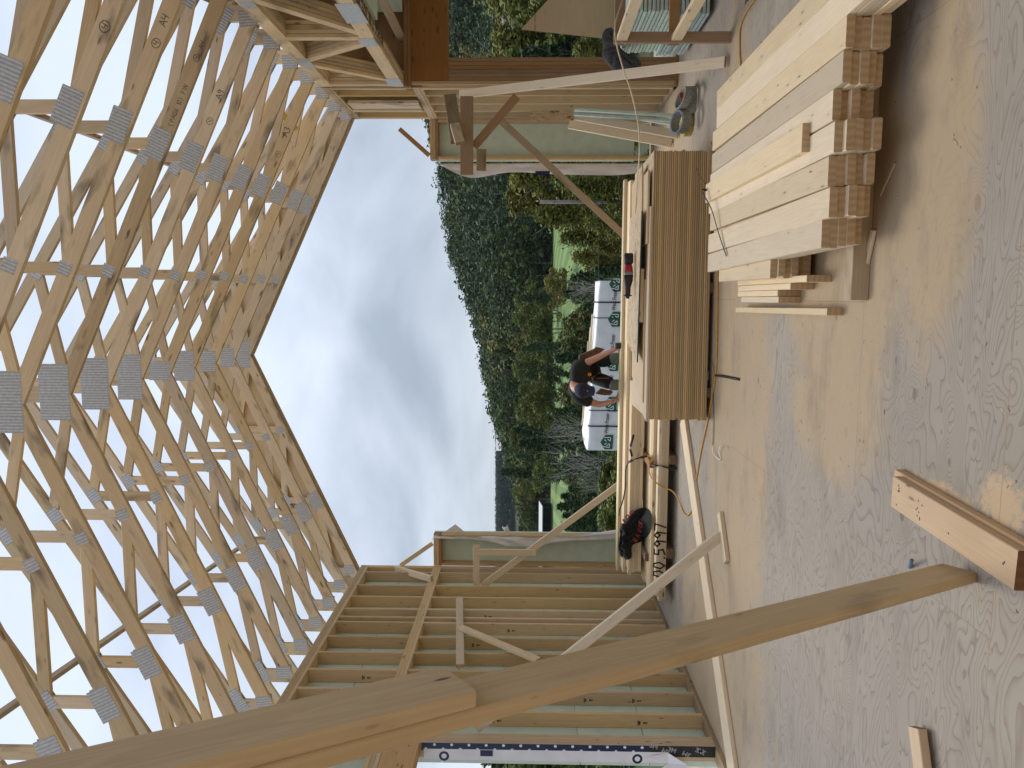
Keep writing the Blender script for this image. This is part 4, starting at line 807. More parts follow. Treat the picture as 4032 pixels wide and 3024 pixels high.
# black banding near pile
st = thing('black_banding', 'loose black steel banding kinked over the far end of the big pile', 'strap', W(2770, 760, z=.3))
tube('band', [W(2797, 745, z=.2), W(2780, 748, z=.36), W(2762, 752, z=.40), W(2800, 820, z=.36), W(2830, 920, z=.33), W(2860, 1008, z=.315)], .009, M['black'], st, n=4, flat=.002, sm=3)
tube('tie_wire', [W(2740, 650, z=.3), W(2755, 690, z=.33), W(2790, 740, z=.33)], .0025, M['black'], st, n=5)
st = thing('black_banding', 'short black strap end lying on the floor below the plywood stack', 'strap', W(2850, 1480, z=.01))
tube('band', [W(2815, 1478, z=.03), W(2850, 1482, z=.012), W(2912, 1494, z=.006)], .011, M['black'], st, n=4, flat=.002, sm=2)
cbox('wood_chock', W(2790, 1500, z=.01), W(2790, 1500, z=.01)+V((.09, .05, .05)), M['lumber'], label='small wooden chock at the foot of the plywood stack', cat='wood block')
# cords
tube('extension_cord', [W(2800, 560, z=.008), W(2823, 700, z=.008), W(2826, 1000, z=.008), W(2824, 1300, z=.008), W(2820, 1450, z=.008), W(2808, 1540, z=.008), W(2786, 1660, z=.008), W(2764, 1760, z=.008), W(2750, 1840, z=.008), W(2742, 1890, z=.008)], .008, M['ycord'], label='yellow extension cord curving across the floor in front of the plywood stack', cat='cord')
tube('extension_cord', [W(2545, 1796, z=.30), W(2562, 1796, z=.30), W(2570, 1806, z=.29), W(2558, 1830, z=.275), W(2556, 1860, z=.27), W(2572, 1890, y=8.60), W(2610, 1918, y=8.58), W(2645, 1932, y=8.5), W(2668, 1960, z=.03), W(2686, 2005, z=.01), W(2700, 2028, z=.01), W(2712, 2026, z=.01), W(2730, 2000, z=.008)], .007, M['ycord'], label='yellow cord looping from the black connector down over the front lumber stack', cat='cord')
bc_ = thing('power_lead', 'black cord with taped connectors lying over the rear lumber stack', 'cord', W(2500, 1800, z=.5))
tube('cord', [W(2545, 1796, z=.31), W(2520, 1802, z=.40), W(2495, 1810, z=.47), W(2474, 1822, z=.50), W(2464, 1850, z=.505), W(2462, 1920, z=.55), W(2450, 1980, z=.55), W(2438, 2010, z=.56), W(2438, 2030, z=.56)], .008, M['black'], bc_)
tube('connector', [W(2494, 1715, z=.52), W(2482, 1760, z=.52)], .014, M['black'], bc_, sm=0); tube('connector', [W(2481, 1768, z=.52), W(2488, 1795, z=.51)], .014, M['black'], bc_, sm=0)
tube('connector', [W(2480, 1750, z=.525), W(2482, 1768, z=.525)], .012, M['white'], bc_, sm=0); tube('plug', [W(2545, 1796, z=.31), W(2524, 1801, z=.38)], .016, M['black'], bc_, sm=0); tube('plug', [W(2478, 1818, z=.50), W(2490, 1812, z=.48)], .016, M['black'], bc_, sm=0)
tube('air_hose', [W(2452, 0, y=6.6), W(2420, 120, y=6.45), W(2452, 265, y=6.4), W(2480, 345, y=6.45), W(2503, 437, y=6.6), W(2516, 520, y=6.9), W(2517, 620, y=7.2), W(2510, 700, y=7.6), W(2502, 840, y=7.85)], .006, M['hose'], label='cream air hose slung from the guard rail to the plywood stack', cat='hose')
gs = thing('strap_scrap', 'green plastic strap with a white twisted end on the floor left of the plywood stack', 'strap', W(2806, 1600, z=.01))
tube('strap', [W(2797, 1430, z=.02), W(2800, 1460, z=.03), W(2806, 1560, z=.01), W(2808, 1650, z=.01), W(2806, 1752, z=.01)], .012, M['gstrap'], gs, n=4, flat=.002, sm=3)
tube('twisted_end', [W(2806, 1760, z=.02), W(2810, 1785, z=.02), W(2836, 1810, z=.01), W(2832, 1775, z=.02), W(2838, 1752, z=.03)], .006, M['white'], gs, n=5)
# plastic stake by the post
tube('plastic_stake', [W(3582, 2233, z=.004), W(3590, 2206, z=.05)], .008, M['blue_roll'], sm=0, label='small grey-blue plastic peg on the floor beside the leaning post', cat='peg')
# chips scattered over the floor: too many to count
rc = random.Random(9); vs = []; fs = []
for i in range(900):
    x, y = (rc.gauss(0, 1.6), rc.uniform(2.4, 8.5)); s = rc.uniform(.003, .012) if rc.random() < .93 else rc.uniform(.012, .03); a = rc.uniform(0, 6.28); e_ = rc.uniform(.1, .5)
    if (.1 < x < 1.7 and y > 3.7) or (abs(x) < 1.4 and 6.7 < y < 8.3): continue
    c, n_ = math.cos(a)*s, math.sin(a)*s; k = len(vs); h = rc.uniform(.001, .004)
    vs += [(x-c-n_*e_, y-n_+c*e_, .001), (x+c-n_*e_, y+n_+c*e_, .001), (x+c+n_*e_, y+n_-c*e_, h), (x-c+n_*e_, y-n_-c*e_, h)]; fs.append((k, k+1, k+2, k+3))
mesh_obj('wood_chips', vs, fs, M['saw_wood'], kind='stuff', label='loose wood chips and splinters scattered on the plywood floor', cat='wood chips')
# ================================================================== RIGHT SIDE: foam stack, guard rail, leaning boards
for i in range(18):
    dirty = i < 8; z = .045+.0383*i; off = rp.uniform(-.012, .012)+(-.03 if dirty else 0)
    cbox('foam_board', (2.60+off, 7.45+rp.uniform(-.01, .01), z), (5.04+off, 8.67, z+.028), M['foamd'] if dirty else M['foam'], label='pale green foam board, %s from the bottom of the stack behind the guard rail' % ORD[i], cat='foam board', group='foam boards behind the guard rail', c=.002)
for x in (2.8, 4.6): cbox('bearer', (x, 7.5, .001), (x+.089, 8.6, .04), M['oldw'], label=('left' if x < 3 else 'right')+' bearer under the foam board stack', cat='bearer')
px = W(2879, 146, z=0); gr = thing('guard_rail', 'timber guard rail with two rails and a post at the stair opening', 'guard rail', px)
cbox('post', (px.x-.045, px.y-.01, 0), (px.x+.045, px.y+.028, .99), M['brown'], gr, along=2)
for z in (.93, .47): 
    cbox('rail', (px.x-.045, px.y+.029, z-.04), (px.x+4, px.y+.067, z+.049), M['brown'], gr, along=0)
    cbox('side_rail', (px.x-.03, px.y-3.2, z-.055), (px.x+.008, px.y-.012, z+.034), M['lumber'], gr, along=1)
cd_ = thing('orange_cord', 'orange cord running along the edge of the stair opening', 'cord', (2.25, 5, 0))
tube('cord', [(2.22, 3.0, .01), (2.20, 4.6, .01), (2.21, 5.6, .01), (2.19, 6.4, .008), (2.0, 6.5, .008), (1.6, 6.35, .008)], .007, M['ycord'], cd_)
# charcoal clothes over the foam stack
gj = [W(2300+x/2.765, y/2.765, y=8.5) for x, y in ((240, 330), (205, 400), (225, 520), (205, 600), (280, 710), (330, 760), (420, 740), (520, 765), (600, 745), (590, 670), (480, 640), (400, 560), (330, 480), (340, 380), (290, 320))]
O = smooth_pts(gj+[gj[0]], 4)[:-1]; C_ = sum(O, V())/len(O); vs = []; fs = []; n = len(O)
for k in range(8):
    f = 1-k/7.5
    for i, p in enumerate(O): q = C_.lerp(p, f); vs.append(q+V((0, -.07*(1-f**3)*(1+.35*math.sin(i*.9+k)), 0)))
for k in range(7):
    for i in range(n): fs.append((k*n+i, k*n+(i+1) % n, (k+1)*n+(i+1) % n, (k+1)*n+i))
o = mesh_obj('work_shirt', vs, fs, M['dcloth'], smooth=True, label='charcoal shirt slung over the corner of the foam board stack', cat='shirt'); s_ = o.modifiers.new('t', 'SOLIDIFY'); s_.thickness = .02
pl = [W(X, Y, y=8.98) for X, Y in ((2052, 115), (2390, 152), (2390, -300), (2052-60, -300))]; pl = [pl[0], W(2560, 170, y=8.98), W(2560, -500, y=8.98), W(2230, -80, y=8.98)]
prism('plywood_offcut', pl, .018, M['ply'], nrm=(0, 1, 0), label='plywood sheet with a slanting cut edge standing in the wing opening', cat='plywood offcut', xdir=(1, 0, 0))
for i, (t0, b0, w_, m_, lb, sd3) in enumerate((((2267, 458), (2674, 530), .09, 'lumber', 'rear', .14), ((2242, 487), (2650, 562), .12, 'lumber', 'front', .14))):
    B = W(b0[0], b0[1], z=.0); A = W(t0[0], t0[1], y=B.y+.45); beam('leaning_board', B+V((0, 0, .01)), A, w_, .038, (1, .15, 0), M[m_], label='%s of two pale 2x6 boards leaning on the right studs' % lb, cat='board')
for i, (t0, b0, w_, m_, lb) in enumerate((((2262, 432), (2655, 455), .03, 'foam', 'long pale green foam strip leaning on the right studs'), ((2260, 450), (2650, 475), .03, 'foamd', 'grimy green foam strip leaning between the others'), ((2452, 456), (2657, 488), .04, 'foam', 'short bright green foam strip leaning on the right studs'))):
    B = W(b0[0], b0[1], y=9.05+.05*i); A = W(t0[0], t0[1], y=B.y+.25); B.z = max(B.z, .01); beam('foam_strip', B, A, w_, .04, (1, .2, 0), M[m_], label=lb, cat='foam strip', c=.002)
A = W(2088, 455, y=9.7); B = W(2258, 455, y=9.7); beam('strand_board_offcut', B, A, .13, .011, (1, .3, 0), M['osb'], label='strip of strand board standing behind the leaning foam strips', cat='strand board')
A = W(2700, 460, z=.13); rl_ = thing('gasket_rolls', 'flattened grey-blue gasket rolls lying at the foot of the right studs', 'rolls', A)
def roll(c, ro, ri, hgt, ax, mi, mo, parent, squash=1.0, name='roll'):
    vs = []; fs = []; n = 28; f = frame(c, ax, V((0, .3, 1)) if abs(V(ax).z) < .9 else V((1, 0, 0)))
    for (rr, h) in ((ro, -hgt/2), (ro, hgt/2), (ri, hgt/2), (ri, -hgt/2)):
        for k in range(n): g = 2*math.pi*k/n; vs.append((h, rr*math.cos(g)*squash, rr*math.sin(g)))
    for j in range(4):
        for k in range(n): fs.append((j*n+k, j*n+(k+1) % n, ((j+1) % 4)*n+(k+1) % n, ((j+1) % 4)*n+k))
    return mesh_obj(name, vs, fs, mo, parent, f, smooth=False)
roll(W(2682, 480, z=.17), .15, .135, .09, (0, -.25, 1), None, M['wool'], rl_, .75); roll(W(2682, 480, z=.17)+V((0, 0, .047)), .152, .13, .006, (0, -.25, 1), None, M['blue_roll'], rl_, .75, 'rim')
roll(W(2704, 490, z=.045), .15, .12, .07, (0, -.1, 1), None, M['ywool'], rl_, .8); roll(W(2712, 395, z=.06), .19, .17, .11, (0, .05, 1), None, M['wool'], rl_, .7); roll(W(2690, 390, z=.16), .18, .15, .07, (.2, -.1, 1), None, M['wool'], rl_, .6)
cbox('fleece', W(2712, 500, z=.02), W(2712, 500, z=.02)+V((.25, .08, .07)), M['ywool'], rl_)
cbox('packet', W(2690, 385, z=.2), W(2690, 385, z=.2)+V((.05, .03, .03)), M['redp'], rl_)
# ================================================================== TERRAIN
SKY_T = [(-1.2, .05), (-.62, .035), (-.45, .0), (-.31, .005), (-.26, .020), (-.197, .036), (-.177, .042), (-.13, .056), (-.081, .065), (-.031, .077), (.008, .088), (.0485, .106), (.165, .125), (.3, .15), (1.2, .16)]
def skyel(a): return float(np.interp(a, [q[0] for q in SKY_T], [q[1] for q in SKY_T]))
def sst(t): t = min(max(t, 0), 1); return t*t*(3-2*t)
def gz(x, y):
    d = max(y, 1); a = x/max(d, 20)
    base = float(np.interp(y, [-50, 17, 21, 25, 32, 60, 110, 2000], [-1.7, -1.7, -2.2, -2.2, -3.7, -6.0, -3.6, -2.8]))
    top = max(base, skyel(a)*270+1.7-15.5)
    z = base+(top-base)*sst((y-168)/102)
    if y > 270: z -= 0
    far = .043*650-12
    z += max(0, far-z)*sst((y-420)/230)
    return z
ys_ = list(np.concatenate([np.arange(-60, 20, 8), np.arange(20, 300, 7), np.arange(300, 1500, 30)])); xs_ = list(np.concatenate([np.arange(-900, -150, 40), np.arange(-150, 150, 6), np.arange(150, 901, 40)]))
vs = [(x, y, gz(x, y)) for y in ys_ for x in xs_]; nx = len(xs_)
fs = [(j*nx+i, j*nx+i+1, (j+1)*nx+i+1, (j+1)*nx+i) for j in range(len(ys_)-1) for i in range(nx-1)]
mesh_obj('ground', vs, fs, M['ground'], smooth=True, kind='structure')
def patch(name, x0, x1, y0, y1, st=5):
    X_ = list(np.arange(x0, x1+.1, st)); Y_ = list(np.arange(y0, y1+.1, st)); n = len(X_)
    mesh_obj(name, [(x, y, gz(x, y)+.12) for y in Y_ for x in X_], [(j*n+i, j*n+i+1, (j+1)*n+i+1, (j+1)*n+i) for j in range(len(Y_)-1) for i in range(n-1)], M['fair'], smooth=True, kind='structure')
patch('fairway_grass', -60, 30, 84, 164); patch('meadow_grass', -26, -9, 34, 62, 4)
# ================================================================== TREES
def quads(C, a, b):
    n = len(C); v = np.empty((n, 4, 3)); v[:, 0] = C-a-b; v[:, 1] = C+a-b; v[:, 2] = C+a+b; v[:, 3] = C-a+b; return v
def rot_leaf(rg, n, su, sv, flat=.6):
    d = rg.normal(size=(n, 3)); d[:, 2] *= flat; d /= np.linalg.norm(d, axis=1)[:, None]; e_ = rg.normal(size=(n, 3)); b = np.cross(d, e_); b /= np.linalg.norm(b, axis=1)[:, None]
    return d*su[:, None], b*sv[:, None]
def crown(kind, H, n, rg, leaf):
    if kind == 'con':
        nb = max(24, int(H*9)); C = []; per = max(3, n//nb)
        for i in range(nb):
            h = .1+.9*(i/nb); az = rg.uniform(0, 6.283); Rr = H*.19*(1-h)**.8*rg.uniform(.6, 1.2)+.12; t = rg.uniform(.15, 1, per)**.7
            x = np.cos(az)*Rr*t; y = np.sin(az)*Rr*t; z = h*H-.22*Rr*t**1.5*1.6+rg.normal(0, .06*H**.5, per)*.4; sp = .10+.16*Rr*(1-.5*t)
            C.append(np.stack([x+rg.normal(0, 1, per)*sp, y+rg.normal(0, 1, per)*sp, z], 1))
        C = np.concatenate(C)
    elif kind == 'dec':
        k = 16; cs = np.stack([rg.normal(0, H*.15, k), rg.normal(0, H*.15, k), H*(.38+.55*rg.uniform(0, 1, k))], 1); cs[:, :2] *= (1.15-np.abs(cs[:, 2:]/H-.55)); rr = H*rg.uniform(.07, .16, k)
        i = rg.integers(0, k, n); d = rg.normal(size=(n, 3)); d /= np.linalg.norm(d, axis=1)[:, None]; C = cs[i]+d*(rr[i]*rg.uniform(.35, 1.08, n)**.6)[:, None]
    else:   # hanging, feathery
        k = 26; az = rg.uniform(0, 6.28, k); hh = rg.uniform(.25, 1, k); Rr = H*.30*(1.15-hh)*rg.uniform(.6, 1.2, k); i = rg.integers(0, k, n); t = rg.uniform(0, 1, n)
        C = np.stack([np.cos(az[i])*Rr[i]*t, np.sin(az[i])*Rr[i]*t, hh[i]*H-.5*Rr[i]*t**2], 1)+rg.normal(0, 1, (n, 3))*np.array([.05, .05, .045])*H*.6
    su = leaf*rg.uniform(.6, 1.4, len(C)); a, b = rot_leaf(rg, len(C), su, su*(.34 if kind != 'dec' else .6)); return quads(C, a, b)
def trunk_quads(H, r, rg, limbs=0, lean=0):
    P = [(V((0, 0, 0)), V((lean*H*.2, 0, H*.93)), r, r*.2)]
    for i in range(limbs):
        h = rg.uniform(.2, .8)*H; az = rg.uniform(0, 6.28); l = H*rg.uniform(.12, .28); P.append((V((lean*h*.2, 0, h)), V((lean*h*.2+math.cos(az)*l*.6, math.sin(az)*l*.6, h+l)), r*.35, r*.08))
    out = []
    for a, b, ra, rb in P:
        d = (b-a).normalized(); u = d.cross(V((1, 0, .01))).normalized(); w_ = d.cross(u)
        for k in range(6):
            g0, g1 = k*math.pi/3, (k+1)*math.pi/3; q = lambda g: u*math.cos(g)+w_*math.sin(g)
            out.append([a+q(g0)*ra, a+q(g1)*ra, b+q(g1)*rb, b+q(g0)*rb])
    return np.array(out, dtype=float)
def np_mesh(name, Q, mat):
    n = len(Q); m = bpy.data.meshes.new(name); m.vertices.add(n*4); m.vertices.foreach_set('co', Q.reshape(-1).astype(np.float32)); m.loops.add(n*4); m.loops.foreach_set('vertex_index', np.arange(n*4, dtype=np.int32))
    m.polygons.add(n); m.polygons.foreach_set('loop_start', np.arange(0, n*4, 4, dtype=np.int32)); m.polygons.foreach_set('loop_total', np.full(n, 4, dtype=np.int32)); m.materials.append(mat); m.update(calc_edges=True); return m
rg = np.random.default_rng(5)
# --- far wooded hillside: one mass
protos = [crown(k, 1.0, n, rg, .023) for k, n in (('con', 420), ('con', 420), ('con', 380), ('con', 420), ('dec', 420), ('dec', 420), ('hang', 380))]
stems = trunk_quads(1.0, .012, rg, 2)
def grow(N, ylo, yhi, alo, ahi, hlo, hhi, pts=None):
    out = []; tr = []; tn = []
    for _ in range(N):
        y = rg.uniform(ylo, yhi); a = rg.uniform(alo, ahi); x = a*y; H = rg.uniform(hlo, hhi); H = min(H, max(3.0, (skyel(a) if y < 400 else .0425)*y+1.7-gz(x, y)+rg.uniform(-.5, .7))); k = rg.integers(0, len(protos)); th = rg.uniform(0, 6.28); c, s = math.cos(th), math.sin(th)
        Rm = np.array([[c, -s, 0], [s, c, 0], [0, 0, 1]]); sc_ = np.array([1.25, 1.25, 1.0])*H if k < 4 else np.array([1.15, 1.15, 1])*H; p = np.array([x, y, gz(x, y)-.3])
        out.append((protos[k]@Rm.T)*sc_+p); tn.append(np.full(len(protos[k]), rg.uniform(0, .45) if k < 4 else rg.uniform(.4, 1.0)))
        if k >= 4 and rg.uniform() < .4: tr.append((stems@Rm.T)*np.array([H, H, H])+p)
    return np.concatenate(out), (np.concatenate(tr) if tr else None), np.concatenate(tn)
Q, T_, n1 = grow(1500, 166, 275, -.50, .42, 10, 17); Q2, T2, n2 = grow(160, 166, 275, -.85, -.52, 9, 15)
fo = bpy.data.objects.new('hillside_forest', np_mesh('forest', np.concatenate([Q, Q2]), M['for'])); link(fo, Matrix()); ta = fo.data.attributes.new('tree_tint', 'FLOAT', 'POINT'); ta.data.foreach_set('value', np.repeat(np.concatenate([n1, n2]), 4).astype(np.float32)); tag(fo, 'mixed green forest covering the hillside beyond the open gable', 'forest', kind='stuff')
tr_ = bpy.data.objects.new('forest_stems', np_mesh('stems', T_, M['birch'])); link(tr_, Matrix(), fo); tr_['kind'] = 'stuff'
protos_far = protos; Q, _, n1 = grow(1100, 570, 660, -.60, .02, 12, 19)
fo = bpy.data.objects.new('far_ridge_forest', np_mesh('ridge', Q, M['far'])); link(fo, Matrix()); tag(fo, 'dark blue-green forest on the distant ridge at the left', 'forest', kind='stuff')
# --- individual trees
PR = {}
def proto(kind, i):
    if (kind, i) in PR: return PR[(kind, i)]
    r = np.random.default_rng(50+i); H = 10.0
    n, leaf, mat, tm = {'con': (5200, .17, 'con', 'bark'), 'dec': (5600, .15, 'dec', 'bark'), 'ylf': (4200, .15, 'ylf', 'bark'), 'hang': (7500, .13, 'feather', 'bark'), 'bare': (500, .10, 'con', 'birch')}[kind]
    kk = {'con': 'con', 'dec': 'dec', 'ylf': 'dec', 'hang': 'hang', 'bare': 'dec'}[kind]
    if kind == 'bare':
        tq = np.concatenate([trunk_quads(H, .05, r, 26, l) for l in (-.9, -.4, .1, .6, 1.0)])
    else: tq = trunk_quads(H, .16, r, 12)
    PR[(kind, i)] = (np_mesh('crown', crown(kk, H, n, r, leaf), M[mat]), np_mesh('trunk', tq, M[tm])); return PR[(kind, i)]
KN = {'con': ('spruce_tree', 'dark green spruce'), 'dec': ('leafy_tree', 'mid green broad-leaved tree'), 'ylf': ('leafy_tree', 'yellowing bushy tree'), 'hang': ('feathery_tree', 'olive green tree with drooping feathery sprays'), 'bare': ('bare_tree', 'pale many-stemmed bare tree')}
cnt = {}
def tree(kind, px, el, y, label=None, H=None, wide=1.0):
    x = (1155-px)/3028*y; g = gz(x, y)-.1; H = H or max(2.0, EYE+el*y-g); i = rnd.randrange(3); cm, tm = proto(kind, i); nm, lb = KN[kind]
    o = bpy.data.objects.new(nm, None); link(o, Matrix.Translation((x, y, g)) @ Matrix.Rotation(rnd.uniform(0, 6.28), 4, 'Z') @ Matrix.Diagonal((H/10*wide, H/10*wide, H/10, 1)))
    zone = 'in the valley below the house' if y < 70 else 'in front of the wooded hill'
    side_ = 'right of the fairway' if px < 1100 else ('behind the wrapped lumber bundle' if px < 1800 else 'towards the left wall end')
    tag(o, label or lb+' '+zone+', '+side_, 'tree', (nm+'s '+zone+' '+side_).replace('_', ' '))
    for me, part in ((tm, 'trunk'), (cm, 'crown')):
        if part == 'crown' and kind == 'bare': pass
        c = bpy.data.objects.new(part, me); COL.objects.link(c); c.parent = o; WM[c.name] = WM[o.name]
    return o
# close feathery trees right of the fairway
for px, el, y in ((700, .015, 30), (790, .02, 34), (850, -.012, 27), (930, -.045, 28), (1010, -.06, 30), (740, -.05, 24), (640, -.02, 26), (880, -.075, 22), (560, .02, 34), (960, -.085, 23)): tree('hang', px, el, y, wide=1.25)
for px, el, y in ((1090, -.055, 44), (1150, -.045, 50), (1200, -.07, 40), (1060, -.085, 30), (1120, -.09, 30)): tree('con', px, el, y, wide=1.4)
tree('ylf', 1105, -.018, 95, 'small yellow bush at the left end of the striped fairway', wide=1.5); tree('ylf', 1150, -.022, 96, 'second yellow-green bush beside the fairway, nearer the bundle', wide=1.4)
tree('bare', 1130, -.045, 34, 'grey bare branching tree just right of the wrapped lumber bundle')
# spruces and broadleaves across the middle
for i in range(40):
    px = 1150+i*27+rnd.uniform(-12, 12); 
    if px > 1880: break
    tree(rnd.choice(['con', 'con', 'dec', 'dec']), px, rnd.uniform(-.012, .028), rnd.uniform(95, 150), wide=rnd.uniform(1.1, 1.5))
for i in range(34):
    px = 1180+i*24+rnd.uniform(-14, 14)
    if px > 1900: break
    tree(rnd.choice(['con', 'dec', 'con']), px, rnd.uniform(-.075, -.03), rnd.uniform(48, 80), wide=rnd.uniform(1.2, 1.7))
tree('con', 1862, .036, 105, 'tallest dark spruce left of the lumber bundle, rising to the far ridge'); tree('con', 1745, .012, 90, 'broad dark spruce above the left end of the lumber bundle', wide=1.4)
for px in (1700, 1830, 1900): tree('bare', px, -.02 if px < 1900 else -.06, 42, ['pale leaning bare stems by the left end of the lumber bundle', 'pale bare stems between the bundle and the left brace', 'low bare twigs behind the left brace'][(1700, 1830, 1900).index(px)])
for px, el, y in ((1905, -.002, 170), (1935, .01, 175), (1975, .004, 180), (2020, .0, 172), (2060, -.004, 176), (2100, .002, 180)): tree('dec', px, el+.01, y, wide=1.4)
for px, el, y in ((1960, -.045, 70), (2000, -.04, 66), (2040, -.047, 68), (2085, -.045, 66), (2130, -.045, 66), (1930, -.055, 60), (2070, -.055, 58), (2020, -.06, 60)): tree('con', px, el, y, wide=1.5)
for px, el, y in ((1960, -.098, 28), (2010, -.102, 27), (2060, -.10, 28), (2110, -.098, 28), (2150, -.095, 29)): tree('dec', px, el-.004, y, wide=1.8)
for i in range(16): tree(rnd.choice(['con', 'dec']), rnd.uniform(1150, 1880), rnd.uniform(-.115, -.085), rnd.uniform(28, 36), wide=1.9)
# beyond the wing opening and the side door
for px, el, y in ((60, .05, 60), (130, .03, 70), (200, .045, 62), (250, .01, 55), (20, .0, 40), (110, -.03, 42), (230, -.06, 40), (300, .06, 66), (-60, .03, 50), (-200, .05, 50), (400, .03, 60), (480, .02, 50)): tree(rnd.choice(['con', 'dec', 'hang']), px, el, y, wide=1.3)
for px, el, y in ((3040, .045, 60), (2990, .03, 75), (3090, .06, 50), (3010, -.02, 40), (3060, -.05, 35), (3200, .05, 40), (3350, .06, 40)): tree('con' if px % 20 else 'dec', px, el, y, wide=1.3)
for px, k in ((1160, .105), (1215, .088), (1262, .083), (1085, .10), (700, .142), (800, .128)):
    tree('con', px, k+.006, 262, 'dark pointed spruce standing above the hill skyline, %s' % {1160: 'broadest of the middle group', 1215: 'thin one of the middle pair', 1262: 'leaning thin one left of the pair', 1085: 'right of the middle group', 700: 'nearest the right wall end', 800: 'by the ridge-top house'}[px], H=13, wide=.8)
TREES = [o for o in bpy.data.objects if o.get('category') == 'tree' and o.get('group')]
for g in {o['group'] for o in TREES}:
    ms = sorted([o for o in TREES if o['group'] == g and ', ' in o['label']], key=lambda o: -WM[o.name].translation.x/WM[o.name].translation.y)
    by_ = {}
    for o in ms: by_.setdefault(o['label'], []).append(o)
    for lb, os_ in by_.items():
        if len(os_) > 1:
            for i, o in enumerate(os_): o['label'] = lb.replace(' below the house', '').replace(' in front of the wooded hill', ' before the hill').replace(' with drooping feathery sprays', ' with drooping sprays')+', %s from right' % ORD[i]
# ================================================================== far buildings, pole, wire
def gabled(name, label, x, y, z, w_, d_, h, rh, wall, roof, yaw=0):
    t = thing(name, label, 'house', (x, y, z)); f = Matrix.Translation((x, y, z)) @ Matrix.Rotation(yaw, 4, 'Z')
    a, b = w_/2, d_/2
    mesh_obj('wall', [(-a, -b, 0), (a, -b, 0), (a, b, 0), (-a, b, 0), (-a, -b, h), (a, -b, h), (a, b, h), (-a, b, h), (-a, 0, h+rh), (a, 0, h+rh)], [(0, 1, 5, 4), (1, 2, 6, 9, 5), (2, 3, 7, 6), (3, 0, 4, 8, 7)], wall, t, f)
    o_ = .5; mesh_obj('roof', [(-a-o_, -b-o_, h-.3), (a+o_, -b-o_, h-.3), (a+o_, 0, h+rh+.1), (-a-o_, 0, h+rh+.1), (a+o_, b+o_, h-.3), (-a-o_, b+o_, h-.3), (-a-o_, -b-o_, h-.1), (a+o_, -b-o_, h-.1), (a+o_, 0, h+rh+.3), (-a-o_, 0, h+rh+.3), (a+o_, b+o_, h-.1), (-a-o_, b+o_, h-.1)],
             [(0, 1, 2, 3), (3, 2, 4, 5), (6, 7, 8, 9), (9, 8, 10, 11), (0, 1, 7, 6), (5, 4, 10, 11), (0, 3, 9, 6), (3, 5, 11, 9), (1, 2, 8, 7), (2, 4, 10, 8)], roof, t, f)
    for q in (-.25, .2): mesh_obj('window', [(q*w_-.5, -b-.03, h*.35), (q*w_+.5, -b-.03, h*.35), (q*w_+.5, -b-.03, h*.8), (q*w_-.5, -b-.03, h*.8)], [(0, 1, 2, 3)], M['dark'], t, f)
    return t
p = W(1792, 790, y=258); gabled('ridge_house', 'low house with pale metal roof among trees on the hill skyline', p.x, 258, p.z-1.0, 11, 8, 2.0, 2.6, plain('red_brown_siding', (.12, .05, .035)), M['roofm'], .35)
p = W(2050, 245, y=120); gabled('hill_cabin', 'small cabin with orange trim below the trees, seen through the wing opening', p.x, 120, p.z, 3.2, 3, 1.3, .9, plain('orange_siding', (.5, .13, .05)), plain('slate_roof', (.18, .19, .2)), 0)
p = W(1995, 1735, y=300); gabled('distant_house', 'tiny pale house far up the valley among trees', p.x, 300, p.z-1, 7, 5, 3, 2, M['white'], M['roofm'], .2)
t = thing('cart_shed', 'long dark open-fronted shed with a grey roof beside the fairway', 'shed', W(2172, 2100, y=150))
a = W(2172, 1998, y=150); b_ = W(2172, 2330, y=150)
cbox('back_wall', (b_.x, 153, a.z), (a.x, 153.2, a.z+1.9), M['dark'], t, c=0); prism('roof', [V((b_.x-.4, 149.4, a.z+1.75)), V((a.x+.4, 149.4, a.z+1.75)), V((a.x+.4, 153.6, a.z+2.35)), V((b_.x-.4, 153.6, a.z+2.35))], .15, M['roofm'], t, nrm=(0, -.2, 1), xdir=(1, 0, 0))
for i in range(6): cbox('post', (b_.x+(a.x-b_.x)*i/5-.08, 149.8, a.z), (b_.x+(a.x-b_.x)*i/5+.08, 149.96, a.z+1.8), M['dark'], t, c=0)
cbox('floor_slab', (b_.x, 149.7, a.z-.1), (a.x, 153.2, a.z), M['dark'], t, c=0)
p = W(2125, 795, y=24); tube('utility_pole', [(p.x, 24, -4), (p.x, 24, p.z)], .055, M['bark'], sm=0, label='grey wooden pole among the feathery trees right of the fairway', cat='pole')
a, b_ = W(2354, 560, y=27), W(2354, 2400, y=27); tube('cable', [a, (a+b_)/2+V((0, 0, -.04)), b_], .011, M['dgreen'], label='thin dark cable stretched level across the valley view', cat='cable')
# rocks beyond the wing opening
rk = random.Random(2)
for i, (X, Y) in enumerate(((2005, 60), (2008, 100), (2015, 150), (2025, 180))):
    p = W(X, Y, y=110); bm = bmesh.new(); bmesh.ops.create_icosphere(bm, subdivisions=2, radius=1.5)
    for v in bm.verts: v.co *= rk.uniform(.75, 1.2); v.co.z *= .7
    m = bpy.data.meshes.new('rock'); bm.to_mesh(m); bm.free(); m.materials.append(plain('pale_rock', (.32, .30, .28), .9, scale=2, var=.4)); o = bpy.data.objects.new('boulder', m); link(o, Matrix.Translation(p)); tag(o, 'pale boulder on the slope seen through the wing opening, %s from the picture edge' % ORD[i], 'boulder', 'boulders on the slope')
